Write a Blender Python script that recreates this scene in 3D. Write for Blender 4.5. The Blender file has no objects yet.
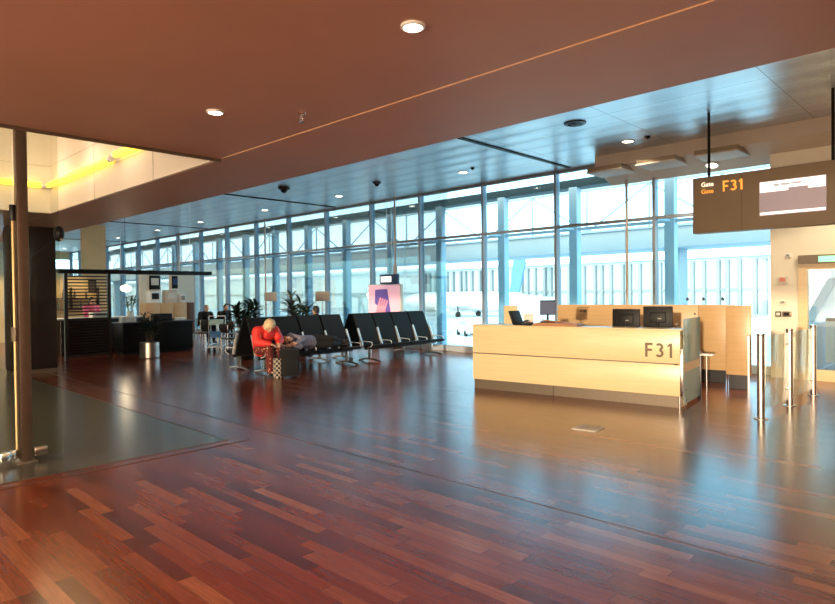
import bpy, bmesh, math, random
from mathutils import Vector, Matrix, Quaternion
random.seed(7)
PI = math.pi
SC = bpy.context.scene
COL = SC.collection

# ------------------------------------------------------------------ materials
def nmat(name):
    m = bpy.data.materials.new(name); m.use_nodes = True
    nt = m.node_tree
    return m, nt, nt.nodes, nt.links, nt.nodes.get('Principled BSDF')

def pmat(name, col, rough=0.5, metal=0.0, noise=0.0, nscale=20.0, bump=0.0, spec=0.5, coat=0.0, aniso=None, trans=0.0):
    m, nt, N, L, b = nmat(name)
    b.inputs['Base Color'].default_value = (*col, 1)
    b.inputs['Roughness'].default_value = rough
    b.inputs['Metallic'].default_value = metal
    b.inputs['Specular IOR Level'].default_value = spec
    b.inputs['Coat Weight'].default_value = coat
    if noise or bump:
        tc = N.new('ShaderNodeTexCoord')
        nz = N.new('ShaderNodeTexNoise'); nz.inputs['Scale'].default_value = nscale; nz.inputs['Detail'].default_value = 4
        L.new(tc.outputs['Object'], nz.inputs['Vector'])
        if noise:
            mx = N.new('ShaderNodeMixRGB'); mx.blend_type = 'MULTIPLY'; mx.inputs[0].default_value = 1
            mx.inputs[1].default_value = (*col, 1)
            rp = N.new('ShaderNodeMapRange')
            rp.inputs['From Min'].default_value = 0.3; rp.inputs['From Max'].default_value = 0.7
            rp.inputs['To Min'].default_value = 1 - noise; rp.inputs['To Max'].default_value = 1 + noise * .4
            L.new(nz.outputs['Fac'], rp.inputs['Value']); L.new(rp.outputs[0], mx.inputs[2])
            L.new(mx.outputs[0], b.inputs['Base Color'])
        if bump:
            bp = N.new('ShaderNodeBump'); bp.inputs['Strength'].default_value = bump; bp.inputs['Distance'].default_value = .01
            L.new(nz.outputs['Fac'], bp.inputs['Height']); L.new(bp.outputs[0], b.inputs['Normal'])
    return m

def emat(name, col, s):
    m, nt, N, L, b = nmat(name)
    b.inputs['Base Color'].default_value = (*[min(1, c) for c in col], 1)
    b.inputs['Emission Color'].default_value = (*col, 1)
    b.inputs['Emission Strength'].default_value = s
    return m

def glass_mat(name, tint, refl=0.8, rough=0.02, frost=0.0, frost_col=(.8, .9, .88)):
    m, nt, N, L, b = nmat(name)
    out = N.get('Material Output'); N.remove(b)
    tr = N.new('ShaderNodeBsdfTransparent'); tr.inputs[0].default_value = (*tint, 1)
    gl = N.new('ShaderNodeBsdfGlossy'); gl.inputs['Roughness'].default_value = rough
    fr = N.new('ShaderNodeFresnel'); fr.inputs['IOR'].default_value = 1.5
    mu = N.new('ShaderNodeMath'); mu.operation = 'MULTIPLY'; mu.inputs[1].default_value = refl
    L.new(fr.outputs[0], mu.inputs[0])
    mx = N.new('ShaderNodeMixShader'); L.new(mu.outputs[0], mx.inputs[0])
    if frost > 0:
        df = N.new('ShaderNodeBsdfDiffuse'); df.inputs[0].default_value = (*frost_col, 1)
        tl = N.new('ShaderNodeBsdfTranslucent'); tl.inputs[0].default_value = (*frost_col, 1)
        m1 = N.new('ShaderNodeMixShader'); m1.inputs[0].default_value = .5
        L.new(df.outputs[0], m1.inputs[1]); L.new(tl.outputs[0], m1.inputs[2])
        m2 = N.new('ShaderNodeMixShader'); m2.inputs[0].default_value = frost
        L.new(tr.outputs[0], m2.inputs[1]); L.new(m1.outputs[0], m2.inputs[2])
        L.new(m2.outputs[0], mx.inputs[1])
    else:
        L.new(tr.outputs[0], mx.inputs[1])
    L.new(gl.outputs[0], mx.inputs[2]); L.new(mx.outputs[0], out.inputs[0])
    return m

def floor_mat():
    m, nt, N, L, b = nmat('merbau_parquet')
    def M(op, a, c=None, d=None):
        n = N.new('ShaderNodeMath'); n.operation = op
        for i, v in enumerate((a, c, d)):
            if v is None: continue
            if isinstance(v, (int, float)): n.inputs[i].default_value = v
            else: L.new(v, n.inputs[i])
        return n.outputs[0]
    tc = N.new('ShaderNodeTexCoord'); sp = N.new('ShaderNodeSeparateXYZ'); L.new(tc.outputs['Object'], sp.inputs[0])
    W, LEN = .098, .86
    ry = M('DIVIDE', sp.outputs['Y'], W); row = M('FLOOR', ry); fy = M('FRACT', ry)
    wn = N.new('ShaderNodeTexWhiteNoise'); wn.noise_dimensions = '1D'; L.new(row, wn.inputs['W'])
    px = M('ADD', M('DIVIDE', sp.outputs['X'], LEN), M('MULTIPLY', wn.outputs['Value'], 7.0))
    pid = M('FLOOR', px); fx = M('FRACT', px)
    cb = N.new('ShaderNodeCombineXYZ'); L.new(pid, cb.inputs[0]); L.new(row, cb.inputs[1])
    w2 = N.new('ShaderNodeTexWhiteNoise'); w2.noise_dimensions = '2D'; L.new(cb.outputs[0], w2.inputs['Vector'])
    cr = N.new('ShaderNodeValToRGB'); e = cr.color_ramp.elements
    e[0].position = 0; e[0].color = (.10, .0145, .006, 1); e[1].position = 1; e[1].color = (.34, .10, .042, 1)
    for p, c in ((.35, (.17, .027, .010, 1)), (.62, (.22, .040, .0145, 1)), (.85, (.25, .056, .022, 1)), (.94, (.285, .073, .029, 1))):
        k = cr.color_ramp.elements.new(p); k.color = c
    L.new(w2.outputs['Value'], cr.inputs[0])
    # grain
    mp = N.new('ShaderNodeMapping'); mp.inputs['Scale'].default_value = (3, 45, 1); L.new(tc.outputs['Object'], mp.inputs[0])
    ad = N.new('ShaderNodeVectorMath'); ad.operation = 'ADD'; L.new(mp.outputs[0], ad.inputs[0]); L.new(w2.outputs['Color'], ad.inputs[1])
    nz = N.new('ShaderNodeTexNoise'); nz.inputs['Scale'].default_value = 1.5; nz.inputs['Detail'].default_value = 5; L.new(ad.outputs[0], nz.inputs['Vector'])
    mr = N.new('ShaderNodeMapRange'); mr.inputs['From Min'].default_value = .3; mr.inputs['From Max'].default_value = .7
    mr.inputs['To Min'].default_value = .78; mr.inputs['To Max'].default_value = 1.15; L.new(nz.outputs['Fac'], mr.inputs[0])
    gap = M('MULTIPLY', M('MINIMUM', M('GREATER_THAN', fy, .025), M('GREATER_THAN', fx, .004)), 1.0)
    gp = M('ADD', M('MULTIPLY', gap, .45), .55)
    mx = N.new('ShaderNodeMixRGB'); mx.blend_type = 'MULTIPLY'; mx.inputs[0].default_value = 1
    L.new(cr.outputs[0], mx.inputs[1]); L.new(M('MULTIPLY', mr.outputs[0], gp), mx.inputs[2])
    L.new(mx.outputs[0], b.inputs['Base Color'])
    # worn lacquer
    n2 = N.new('ShaderNodeTexNoise'); n2.inputs['Scale'].default_value = 1.3; n2.inputs['Detail'].default_value = 4; L.new(tc.outputs['Object'], n2.inputs['Vector'])
    r2 = N.new('ShaderNodeMapRange'); r2.inputs['To Min'].default_value = .17; r2.inputs['To Max'].default_value = .25; L.new(n2.outputs['Fac'], r2.inputs[0])
    L.new(r2.outputs[0], b.inputs['Roughness'])
    b.inputs['Specular IOR Level'].default_value = .85
    b.inputs['Coat Weight'].default_value = 0
    return m

def panel_ceiling_mat():
    """long aluminium cassettes, each one slightly bowed"""
    m, nt, N, L, b = nmat('aluminium_ceiling_cassettes')
    b.inputs['Metallic'].default_value = .85; b.inputs['Roughness'].default_value = .34
    tc = N.new('ShaderNodeTexCoord'); sp = N.new('ShaderNodeSeparateXYZ'); L.new(tc.outputs['Object'], sp.inputs[0])
    dv = N.new('ShaderNodeMath'); dv.operation = 'MULTIPLY'; dv.inputs[1].default_value = 2 * PI / .6; L.new(sp.outputs['Y'], dv.inputs[0])
    sn = N.new('ShaderNodeMath'); sn.operation = 'SINE'; L.new(dv.outputs[0], sn.inputs[0])
    nz = N.new('ShaderNodeTexNoise'); nz.inputs['Scale'].default_value = .5; L.new(tc.outputs['Object'], nz.inputs['Vector'])
    ad = N.new('ShaderNodeMath'); ad.operation = 'ADD'; L.new(sn.outputs[0], ad.inputs[0]); L.new(nz.outputs['Fac'], ad.inputs[1])
    bp = N.new('ShaderNodeBump'); bp.inputs['Strength'].default_value = .35; bp.inputs['Distance'].default_value = .012
    L.new(ad.outputs[0], bp.inputs['Height']); L.new(bp.outputs[0], b.inputs['Normal'])
    br = N.new('ShaderNodeTexBrick'); br.inputs['Scale'].default_value = 1
    br.inputs['Brick Width'].default_value = 2.4; br.inputs['Row Height'].default_value = .6; br.inputs['Mortar Size'].default_value = .006
    br.offset = 0
    br.inputs['Color1'].default_value = (.60, .64, .69, 1); br.inputs['Color2'].default_value = (.65, .69, .74, 1); br.inputs['Mortar'].default_value = (.16, .17, .19, 1)
    L.new(tc.outputs['Object'], br.inputs['Vector']); L.new(br.outputs['Color'], b.inputs['Base Color'])
    return m

def slate_mat():
    m, nt, N, L, b = nmat('grey_green_stone_tiles')
    tc = N.new('ShaderNodeTexCoord')
    br = N.new('ShaderNodeTexBrick'); br.inputs['Scale'].default_value = 1; br.offset = .5
    br.inputs['Brick Width'].default_value = 1.2; br.inputs['Row Height'].default_value = .6; br.inputs['Mortar Size'].default_value = .004
    br.inputs['Color1'].default_value = (.105, .098, .075, 1); br.inputs['Color2'].default_value = (.125, .115, .09, 1); br.inputs['Mortar'].default_value = (.05, .046, .04, 1)
    L.new(tc.outputs['Object'], br.inputs['Vector'])
    nz = N.new('ShaderNodeTexNoise'); nz.inputs['Scale'].default_value = 3; nz.inputs['Detail'].default_value = 6; L.new(tc.outputs['Object'], nz.inputs['Vector'])
    mr = N.new('ShaderNodeMapRange'); mr.inputs['To Min'].default_value = .7; mr.inputs['To Max'].default_value = 1.3; L.new(nz.outputs['Fac'], mr.inputs[0])
    mx = N.new('ShaderNodeMixRGB'); mx.blend_type = 'MULTIPLY'; mx.inputs[0].default_value = 1
    L.new(br.outputs['Color'], mx.inputs[1]); L.new(mr.outputs[0], mx.inputs[2]); L.new(mx.outputs[0], b.inputs['Base Color'])
    b.inputs['Roughness'].default_value = .22
    return m

def wood_mat(name, c1, c2, rough=.35, axis='X', s=1.0):
    m, nt, N, L, b = nmat(name)
    tc = N.new('ShaderNodeTexCoord'); mp = N.new('ShaderNodeMapping')
    mp.inputs['Scale'].default_value = ((1.2, 18, 18) if axis == 'X' else (18, 18, 1.2)); L.new(tc.outputs['Object'], mp.inputs[0])
    nz = N.new('ShaderNodeTexNoise'); nz.inputs['Scale'].default_value = 1.4 * s; nz.inputs['Detail'].default_value = 6; L.new(mp.outputs[0], nz.inputs['Vector'])
    cr = N.new('ShaderNodeValToRGB'); cr.color_ramp.elements[0].position = .3; cr.color_ramp.elements[1].position = .7
    cr.color_ramp.elements[0].color = (*c1, 1); cr.color_ramp.elements[1].color = (*c2, 1)
    L.new(nz.outputs['Fac'], cr.inputs[0]); L.new(cr.outputs[0], b.inputs['Base Color'])
    b.inputs['Roughness'].default_value = rough
    return m

def stripe_mat(name, ca, cb, scale, rough=.7, axis='X', width=.5):
    m, nt, N, L, b = nmat(name)
    tc = N.new('ShaderNodeTexCoord'); sp = N.new('ShaderNodeSeparateXYZ'); L.new(tc.outputs['Object'], sp.inputs[0])
    mu = N.new('ShaderNodeMath'); mu.operation = 'MULTIPLY'; mu.inputs[1].default_value = scale; L.new(sp.outputs[axis], mu.inputs[0])
    fr = N.new('ShaderNodeMath'); fr.operation = 'FRACT'; L.new(mu.outputs[0], fr.inputs[0])
    gt = N.new('ShaderNodeMath'); gt.operation = 'GREATER_THAN'; gt.inputs[1].default_value = width; L.new(fr.outputs[0], gt.inputs[0])
    mx = N.new('ShaderNodeMixRGB'); mx.inputs[1].default_value = (*ca, 1); mx.inputs[2].default_value = (*cb, 1); L.new(gt.outputs[0], mx.inputs[0])
    L.new(mx.outputs[0], b.inputs['Base Color']); b.inputs['Roughness'].default_value = rough
    return m

def check_mat(name, ca, cb, scale):
    m, nt, N, L, b = nmat(name)
    tc = N.new('ShaderNodeTexCoord'); ck = N.new('ShaderNodeTexChecker'); ck.inputs['Scale'].default_value = scale
    ck.inputs['Color1'].default_value = (*ca, 1); ck.inputs['Color2'].default_value = (*cb, 1)
    L.new(tc.outputs['Object'], ck.inputs['Vector']); L.new(ck.outputs[0], b.inputs['Base Color']); b.inputs['Roughness'].default_value = .8
    return m

def dots_mat(name, ground, dot, scale, size=.35):
    m, nt, N, L, b = nmat(name)
    tc = N.new('ShaderNodeTexCoord'); vo = N.new('ShaderNodeTexVoronoi'); vo.inputs['Scale'].default_value = scale
    L.new(tc.outputs['Object'], vo.inputs['Vector'])
    lt = N.new('ShaderNodeMath'); lt.operation = 'LESS_THAN'; lt.inputs[1].default_value = size; L.new(vo.outputs['Distance'], lt.inputs[0])
    mx = N.new('ShaderNodeMixRGB'); mx.inputs[1].default_value = (*ground, 1); mx.inputs[2].default_value = (*dot, 1); L.new(lt.outputs[0], mx.inputs[0])
    L.new(mx.outputs[0], b.inputs['Base Color']); b.inputs['Roughness'].default_value = .85
    return m

MT = dict(
    floor=floor_mat(), slate=slate_mat(), ceil_metal=panel_ceiling_mat(),
    ceil=pmat('smooth_ceiling_boards', (.47, .255, .17), .45, noise=.06, nscale=1.2),
    ceil_beige=pmat('beige_ceiling_board', (.62, .54, .45), .6, noise=.05, nscale=2),
    cream=pmat('cream_wall_paint', (.86, .80, .66), .5, noise=.04, nscale=2),
    wellcream=pmat('white_light_well_boards', (.86, .78, .68), .6, noise=.03, nscale=2),
    wallwarm=wood_mat('dark_cherry_wall', (.09, .035, .018), (.15, .06, .03), .4, 'Z'),
    darkwall=pmat('charcoal_panel', (.008, .0075, .007), .55, noise=.2, nscale=6, spec=.12),
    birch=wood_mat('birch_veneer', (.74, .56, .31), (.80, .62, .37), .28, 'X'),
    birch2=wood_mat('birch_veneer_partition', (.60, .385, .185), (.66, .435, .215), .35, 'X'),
    plinth=pmat('brushed_steel_plinth', (.20, .165, .125), .45, .7, noise=.1, nscale=30),
    steel=pmat('brushed_steel', (.62, .6, .56), .28, 1, noise=.06, nscale=40),
    chrome=pmat('polished_chrome', (.82, .82, .82), .12, 1),
    darksteel=pmat('dark_steel', (.05, .05, .055), .35, .8),
    bronze=pmat('bronze_anodised_post', (.20, .15, .11), .4, .7, noise=.1, nscale=10),
    seat=pmat('black_leather', (.007, .007, .008), .6, noise=.25, nscale=15, bump=.05, spec=.2),
    sillgrey=pmat('blue_grey_sill', (.42, .48, .54), .45), brass=pmat('sunlit_steel_strip', (.80, .58, .30), .35, .8), alu=pmat('bright_aluminium', (.86, .86, .86), .42, .75),  # brass tone puts warm sunlight into the steel door strip's colour
    black=pmat('black_plastic', (.009, .009, .010), .5, spec=.25),
    blacks=pmat('black_screen_glass', (.008, .009, .012), .08),
    mullion=pmat('grey_mullion', (.27, .31, .36), .4, .3),
    outerpost=pmat('pale_blue_outer_post', (.54, .64, .73), .5, noise=.05, nscale=2),
    rod=pmat('painted_tie_rod', (.48, .42, .38), .4, .2),
    canopy=pmat('dark_teal_canopy', (.012, .035, .048), .6, noise=.2, nscale=2),
    brown_fascia=pmat('brown_grey_sign_metal', (.31, .235, .15), .5, .0, noise=.05, nscale=3),
    glass=glass_mat('facade_glass', (.80, .945, .985), .8),
    glassin=glass_mat('clear_screen_glass', (.90, .93, .90), .7),
    glassbar=glass_mat('barrier_glass', (.90, .93, .89), .35, .02, .04, (.62, .68, .58)),
    glassfrost=glass_mat('green_sandblasted_glass', (.66, .80, .74), .6, .05, .6, (.78, .90, .82)),
    wnbar=wood_mat('cafe_cabinet_maple', (.55, .34, .17), (.63, .41, .22), .4, 'X'),
    wdark=wood_mat('dark_stained_slats', (.022, .013, .009), (.04, .022, .014), .4, 'X'),
    white=pmat('white_enamel', (.82, .82, .80), .4, noise=.02, nscale=5),
    offwhite=pmat('off_white_card', (.72, .68, .6), .7, noise=.05, nscale=8),
    red=pmat('red_padded_jacket', (.80, .035, .028), .6, noise=.2, nscale=9, bump=.2),
    pink=pmat('pink_jumper', (.75, .12, .22), .8, noise=.15, nscale=12),
    greytop=pmat('grey_violet_knit', (.26, .24, .32), .9, noise=.3, nscale=25, bump=.3),
    darkcloth=pmat('dark_cloth', (.008, .008, .010), .9, noise=.2, nscale=20),
    skirt=dots_mat('red_and_black_spotted_cloth', (.12, .012, .012), (.62, .36, .20), 19, .28),
    check=check_mat('black_and_white_checked_bag', (.02, .02, .02), (.5, .44, .36), 22),
    skin=pmat('skin', (.62, .34, .23), .5, noise=.06, nscale=8),
    blonde=pmat('pale_blonde_hair', (.72, .55, .33), .6, noise=.3, nscale=40, bump=.3),
    darkhair=pmat('dark_hair', (.018, .012, .01), .55, noise=.2, nscale=40, bump=.3),
    brownhair=pmat('sandy_hair', (.22, .14, .07), .55, noise=.2, nscale=40, bump=.3),
    leaf=pmat('dark_green_leaf', (.020, .052, .028), .45, noise=.4, nscale=6),
    leaf2=pmat('deep_green_leaf', (.012, .03, .013), .5, noise=.4, nscale=6),
    bark=pmat('plant_stem', (.10, .07, .04), .8, noise=.3, nscale=20),
    soil=pmat('potting_soil', (.02, .014, .01), .95, noise=.4, nscale=40),
    blue=pmat('blue_panel', (.04, .2, .5), .4), 
    poster_pink=emat('poster_pink', (.85, .48, .58), .34),
    poster_purple=emat('poster_purple', (.14, .09, .36), .28),
    poster_red=emat('poster_coral', (.75, .28, .36), .3),
    navy=pmat('navy_panel', (.03, .06, .16), .4),
    led=emat('white_display', (1, .97, .93), .6),
    screen_body=emat('display_mauve', (.42, .33, .33), .28),
    screen_grey=emat('display_grey_text', (.5, .46, .46), .4),
    amber=emat('amber_lettering', (1.0, .40, .05), .58),
    paleletter=emat('white_lettering', (1.0, .86, .62), .9),
    exit_green=emat('green_exit_light', (.25, .85, .45), .8),
    lettergrey=pmat('grey_metal_lettering', (.15, .115, .07), .5, .3),
    lens=emat('downlight_lens', (1, .86, .68), 9.0),
    globe=emat('globe_lamp', (1, .9, .72), 2.6),
    tube=emat('yellow_neon_tube', (1.0, .66, .05), 1.6),
    slotled=emat('golden_light_slot', (1.0, .74, .34), .95),
    paper=pmat('paper', (.85, .72, .66), .7, noise=.05, nscale=10),
    deskwood=wood_mat('brown_desk_wood', (.30, .13, .06), (.40, .19, .09), .4, 'X'),
    screenblue=emat('monitor_screen', (.08, .10, .17), .16),
    redmark=pmat('red_label', (.75, .25, .18), .6), greymark=pmat('grey_label', (.30, .29, .26), .5),
    apron=pmat('snowy_concrete_apron', (.66, .70, .74), .8, noise=.12, nscale=.15),
    pierglass=pmat('pale_blue_pier_cladding', (.20, .29, .37), .5, noise=.08, nscale=.3),
    piertruss=pmat('blue_grey_truss', (.22, .33, .42), .5),
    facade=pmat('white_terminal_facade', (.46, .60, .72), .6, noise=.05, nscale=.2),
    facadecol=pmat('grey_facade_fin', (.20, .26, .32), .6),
    planewhite=pmat('aircraft_white', (.82, .84, .86), .3, noise=.03, nscale=.5),
    planeblue=pmat('aircraft_tail_blue', (.06, .20, .62), .4, noise=.05, nscale=.5),
    carwhite=pmat('van_white', (.72, .78, .82), .3, noise=.03, nscale=2),
    carglass=pmat('van_window', (.30, .42, .48), .3), rubber=pmat('rubber', (.02, .02, .02), .8),
    yellowbrown=pmat('cafe_wall_paint', (.70, .52, .26), .6, noise=.08, nscale=1.5),
)

# ------------------------------------------------------------------ mesh helpers
class MB:
    def __init__(s): s.bm = bmesh.new(); s.mi = 0
    def _merge(s, b2, mi=None):
        me = bpy.data.meshes.new('tmp'); b2.to_mesh(me); b2.free()
        n0 = len(s.bm.faces); s.bm.from_mesh(me); bpy.data.meshes.remove(me)
        s.bm.faces.ensure_lookup_table()
        for f in s.bm.faces[n0:]: f.material_index = s.mi if mi is None else mi
        return s
    def box(s, c, d, bev=0.0, rot=None, seg=2, mi=None):
        b = bmesh.new(); bmesh.ops.create_cube(b, size=1)
        bmesh.ops.scale(b, vec=d, verts=b.verts)
        if bev > 0: bmesh.ops.bevel(b, geom=b.edges[:], offset=min(bev, min(d) * .49), segments=seg, affect='EDGES', profile=.5)
        if rot is not None: bmesh.ops.rotate(b, cent=(0, 0, 0), matrix=rot, verts=b.verts)
        bmesh.ops.translate(b, vec=c, verts=b.verts)
        return s._merge(b, mi)
    def box2(s, lo, hi, bev=0.0, mi=None):
        return s.box([(a + b) / 2 for a, b in zip(lo, hi)], [abs(b - a) for a, b in zip(lo, hi)], bev, mi=mi)
    def cyl(s, p0, p1, r, r2=None, n=16, cap=True, mi=None):
        p0, p1 = Vector(p0), Vector(p1); d = p1 - p0
        b = bmesh.new(); bmesh.ops.create_cone(b, cap_ends=cap, segments=n, radius1=r, radius2=r if r2 is None else r2, depth=d.length)
        bmesh.ops.rotate(b, cent=(0, 0, 0), matrix=d.to_track_quat('Z', 'Y').to_matrix(), verts=b.verts)
        bmesh.ops.translate(b, vec=(p0 + p1) / 2, verts=b.verts)
        return s._merge(b, mi)
    def ell(s, c, r, rot=None, sub=3, mi=None):
        b = bmesh.new(); bmesh.ops.create_icosphere(b, subdivisions=sub, radius=1)
        bmesh.ops.scale(b, vec=r, verts=b.verts)
        if rot is not None: bmesh.ops.rotate(b, cent=(0, 0, 0), matrix=rot, verts=b.verts)
        bmesh.ops.translate(b, vec=c, verts=b.verts)
        return s._merge(b, mi)
    def cap(s, p0, r0, p1, r1, mi=None, sub=2):
        b = bmesh.new()
        for p, r in ((p0, r0), (p1, r1)):
            o = bmesh.ops.create_icosphere(b, subdivisions=sub, radius=r)
            bmesh.ops.translate(b, vec=p, verts=o['verts'])
        for f in b.faces[:]: b.faces.remove(f)
        for e in b.edges[:]: b.edges.remove(e)
        r = bmesh.ops.convex_hull(b, input=b.verts[:])
        bmesh.ops.delete(b, geom=[v for v in b.verts if not v.link_faces], context='VERTS')
        return s._merge(b, mi)
    def chain(s, pts, rs, mi=None):
        for i in range(len(pts) - 1): s.cap(pts[i], rs[i], pts[i + 1], rs[i + 1], mi)
        return s
    def tube(s, pts, r, n=10, mi=None):
        pts = [Vector(p) for p in pts]; b = bmesh.new(); rings = []
        for i, p in enumerate(pts):
            if i == 0: t = pts[1] - p
            elif i == len(pts) - 1: t = p - pts[-2]
            else: t = (pts[i + 1] - p).normalized() + (p - pts[i - 1]).normalized()
            q = t.to_track_quat('Z', 'Y'); rings.append([b.verts.new(p + q @ Vector((math.cos(a) * r, math.sin(a) * r, 0))) for a in [2 * PI * k / n for k in range(n)]])
        for A, B in zip(rings, rings[1:]):
            for k in range(n): b.faces.new((A[k], A[(k + 1) % n], B[(k + 1) % n], B[k]))
        b.faces.new(rings[0][::-1]); b.faces.new(rings[-1])
        bmesh.ops.recalc_face_normals(b, faces=b.faces)
        return s._merge(b, mi)
    def lathe(s, prof, c=(0, 0, 0), n=28, mi=None):
        b = bmesh.new(); rings = []
        for r, z in prof:
            rings.append([b.verts.new((c[0] + r * math.cos(2 * PI * k / n), c[1] + r * math.sin(2 * PI * k / n), c[2] + z)) for k in range(n)])
        for A, B in zip(rings, rings[1:]):
            for k in range(n): b.faces.new((A[k], A[(k + 1) % n], B[(k + 1) % n], B[k]))
        if prof[0][0] > 1e-5: b.faces.new(rings[0][::-1])
        if prof[-1][0] > 1e-5: b.faces.new(rings[-1])
        bmesh.ops.remove_doubles(b, verts=b.verts, dist=1e-6); bmesh.ops.recalc_face_normals(b, faces=b.faces)
        return s._merge(b, mi)
    def prism(s, poly, axis, a, c, mi=None):
        """poly: 2D points in the plane without axis; extruded from a to c along axis"""
        def P(u, v, w): return {'x': (w, u, v), 'y': (u, w, v), 'z': (u, v, w)}[axis]
        b = bmesh.new(); A = [b.verts.new(P(u, v, a)) for u, v in poly]; B = [b.verts.new(P(u, v, c)) for u, v in poly]
        n = len(poly); b.faces.new(A); b.faces.new(B[::-1])
        for k in range(n): b.faces.new((A[k], B[k], B[(k + 1) % n], A[(k + 1) % n]))
        bmesh.ops.recalc_face_normals(b, faces=b.faces)
        return s._merge(b, mi)
    def blade(s, p, d, up, ln, w, droop):
        """one tapering curved leaf"""
        b = bmesh.new(); d = Vector(d).normalized(); side = d.cross(Vector((0, 0, 1)));
        if side.length < .05: side = Vector((1, 0, 0))
        side.normalize(); pr = None; p = Vector(p); n = 5; cur = p.copy(); dr = d.copy()
        for i in range(n + 1):
            t = i / n; ww = w * (math.sin(PI * min(1, .18 + t * .82)) ** .8) * .5 + .0008
            L_, R_, M_ = b.verts.new(cur - side * ww), b.verts.new(cur + side * ww), b.verts.new(cur + Vector((0, 0, -ww * .35)))
            if pr: b.faces.new((pr[0], pr[2], M_, L_)); b.faces.new((pr[2], pr[1], R_, M_))
            pr = (L_, R_, M_); dr = (dr + Vector((0, 0, -droop / n))).normalized(); cur = cur + dr * ln / n
        return s._merge(b)
    def build(s, name, mat, parent=None, loc=(0, 0, 0), rz=0, smooth=True, remesh=None, origin=None):
        me = bpy.data.meshes.new(name)
        if origin is not None: bmesh.ops.translate(s.bm, vec=-Vector(origin), verts=s.bm.verts); loc = origin
        s.bm.to_mesh(me); s.bm.free()
        for m in (mat if isinstance(mat, (list, tuple)) else [mat]): me.materials.append(m)
        o = bpy.data.objects.new(name, me); COL.objects.link(o); o.location = loc; o.rotation_euler = (0, 0, rz)
        if parent: o.parent = parent
        if remesh:
            md = o.modifiers.new('r', 'REMESH'); md.mode = 'VOXEL'; md.voxel_size = remesh
            sm = o.modifiers.new('s', 'SMOOTH'); sm.iterations = 4; sm.factor = .5
            dg = bpy.context.evaluated_depsgraph_get(); dg.update()
            me2 = bpy.data.meshes.new_from_object(o.evaluated_get(dg)); o.modifiers.clear(); o.data = me2
            me2.name = name
            if not me2.materials:
                for m in (mat if isinstance(mat, (list, tuple)) else [mat]): me2.materials.append(m)
            me = me2
        if smooth:
            for p in me.polygons: p.use_smooth = True
            if not remesh:
                try: me.set_sharp_from_angle(angle=math.radians(35))
                except Exception: pass
        return o

def tag(o, label=None, cat=None, group=None, kind=None):
    if label: o['label'] = label
    if cat: o['category'] = cat
    if group: o['group'] = group
    if kind: o['kind'] = kind
    return o
def thing(name, label, cat, loc=(0, 0, 0), rz=0, group=None):
    o = bpy.data.objects.new(name, None); COL.objects.link(o); o.empty_display_size = .1
    o.location = loc; o.rotation_euler = (0, 0, rz); return tag(o, label, cat, group)
def struct(name, mb, mat, parent=None, smooth=False, **k):
    o = mb.build(name, mat, parent, smooth=smooth, **k)
    if not parent: o['kind'] = 'structure'
    return o
def kids(o): return [c for c in list(COL.objects) if c.parent == o]
def copy_tree(o, parent=None):
    c = o.copy(); COL.objects.link(c)
    if parent: c.parent = parent
    for ch in kids(o): copy_tree(ch, c)
    return c
def text_mesh(name, body, size, mat, parent, loc, rot, ext=.003, bold=0.0, spacing=1.0):
    cu = bpy.data.curves.new(name, 'FONT'); cu.body = body; cu.size = size; cu.extrude = ext; cu.offset = bold; cu.space_character = spacing
    t = bpy.data.objects.new('t', cu); COL.objects.link(t); dg = bpy.context.evaluated_depsgraph_get(); dg.update()
    me = bpy.data.meshes.new_from_object(t.evaluated_get(dg)); bpy.data.objects.remove(t); me.materials.append(mat); me.name = name
    o = bpy.data.objects.new(name, me); COL.objects.link(o); o.location = loc; o.rotation_euler = rot
    if parent: o.parent = parent
    return o
def gate_number(name, h, mat, parent, loc, ext=.004, wgt=.15, gap=.16):
    """the number F31 in plain strokes, height h, facing local -y"""
    w = h * wgt; m = MB(); x = 0
    def pr(poly): m.prism([(x + a, b) for a, b in poly], 'y', -ext, ext)
    fw = h * .52
    pr([(0, 0), (w, 0), (w, h * .42), (fw * .9, h * .42), (fw * .9, h * .42 + w), (w, h * .42 + w), (w, h - w), (fw, h - w), (fw, h), (0, h)])
    x += fw + h * gap
    # 3: two bowls
    R1, R2 = h * .265, h * .29; cx = h * .25
    def bowl(cy, r, a0, a1, n=12):
        for k in range(n):
            t0, t1 = a0 + (a1 - a0) * k / n, a0 + (a1 - a0) * (k + 1) / n
            pr([(cx + (r - w) * math.cos(t0), cy + (r - w) * math.sin(t0)), (cx + r * math.cos(t0), cy + r * math.sin(t0)),
                (cx + r * math.cos(t1), cy + r * math.sin(t1)), (cx + (r - w) * math.cos(t1), cy + (r - w) * math.sin(t1))])
    bowl(h - R1, R1, math.radians(150), math.radians(-90)); bowl(R2, R2, math.radians(90), math.radians(-150))
    x += h * .55 + h * gap
    pr([(h * .18, 0), (h * .18 + w, 0), (h * .18 + w, h), (h * .20, h), (0, h * .80), (h * .06, h * .73), (h * .18, h * .82)])
    o = m.build(name, mat, parent, loc=loc, smooth=False); return o
def rotm(ax, deg): return Matrix.Rotation(math.radians(deg), 3, ax)

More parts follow.
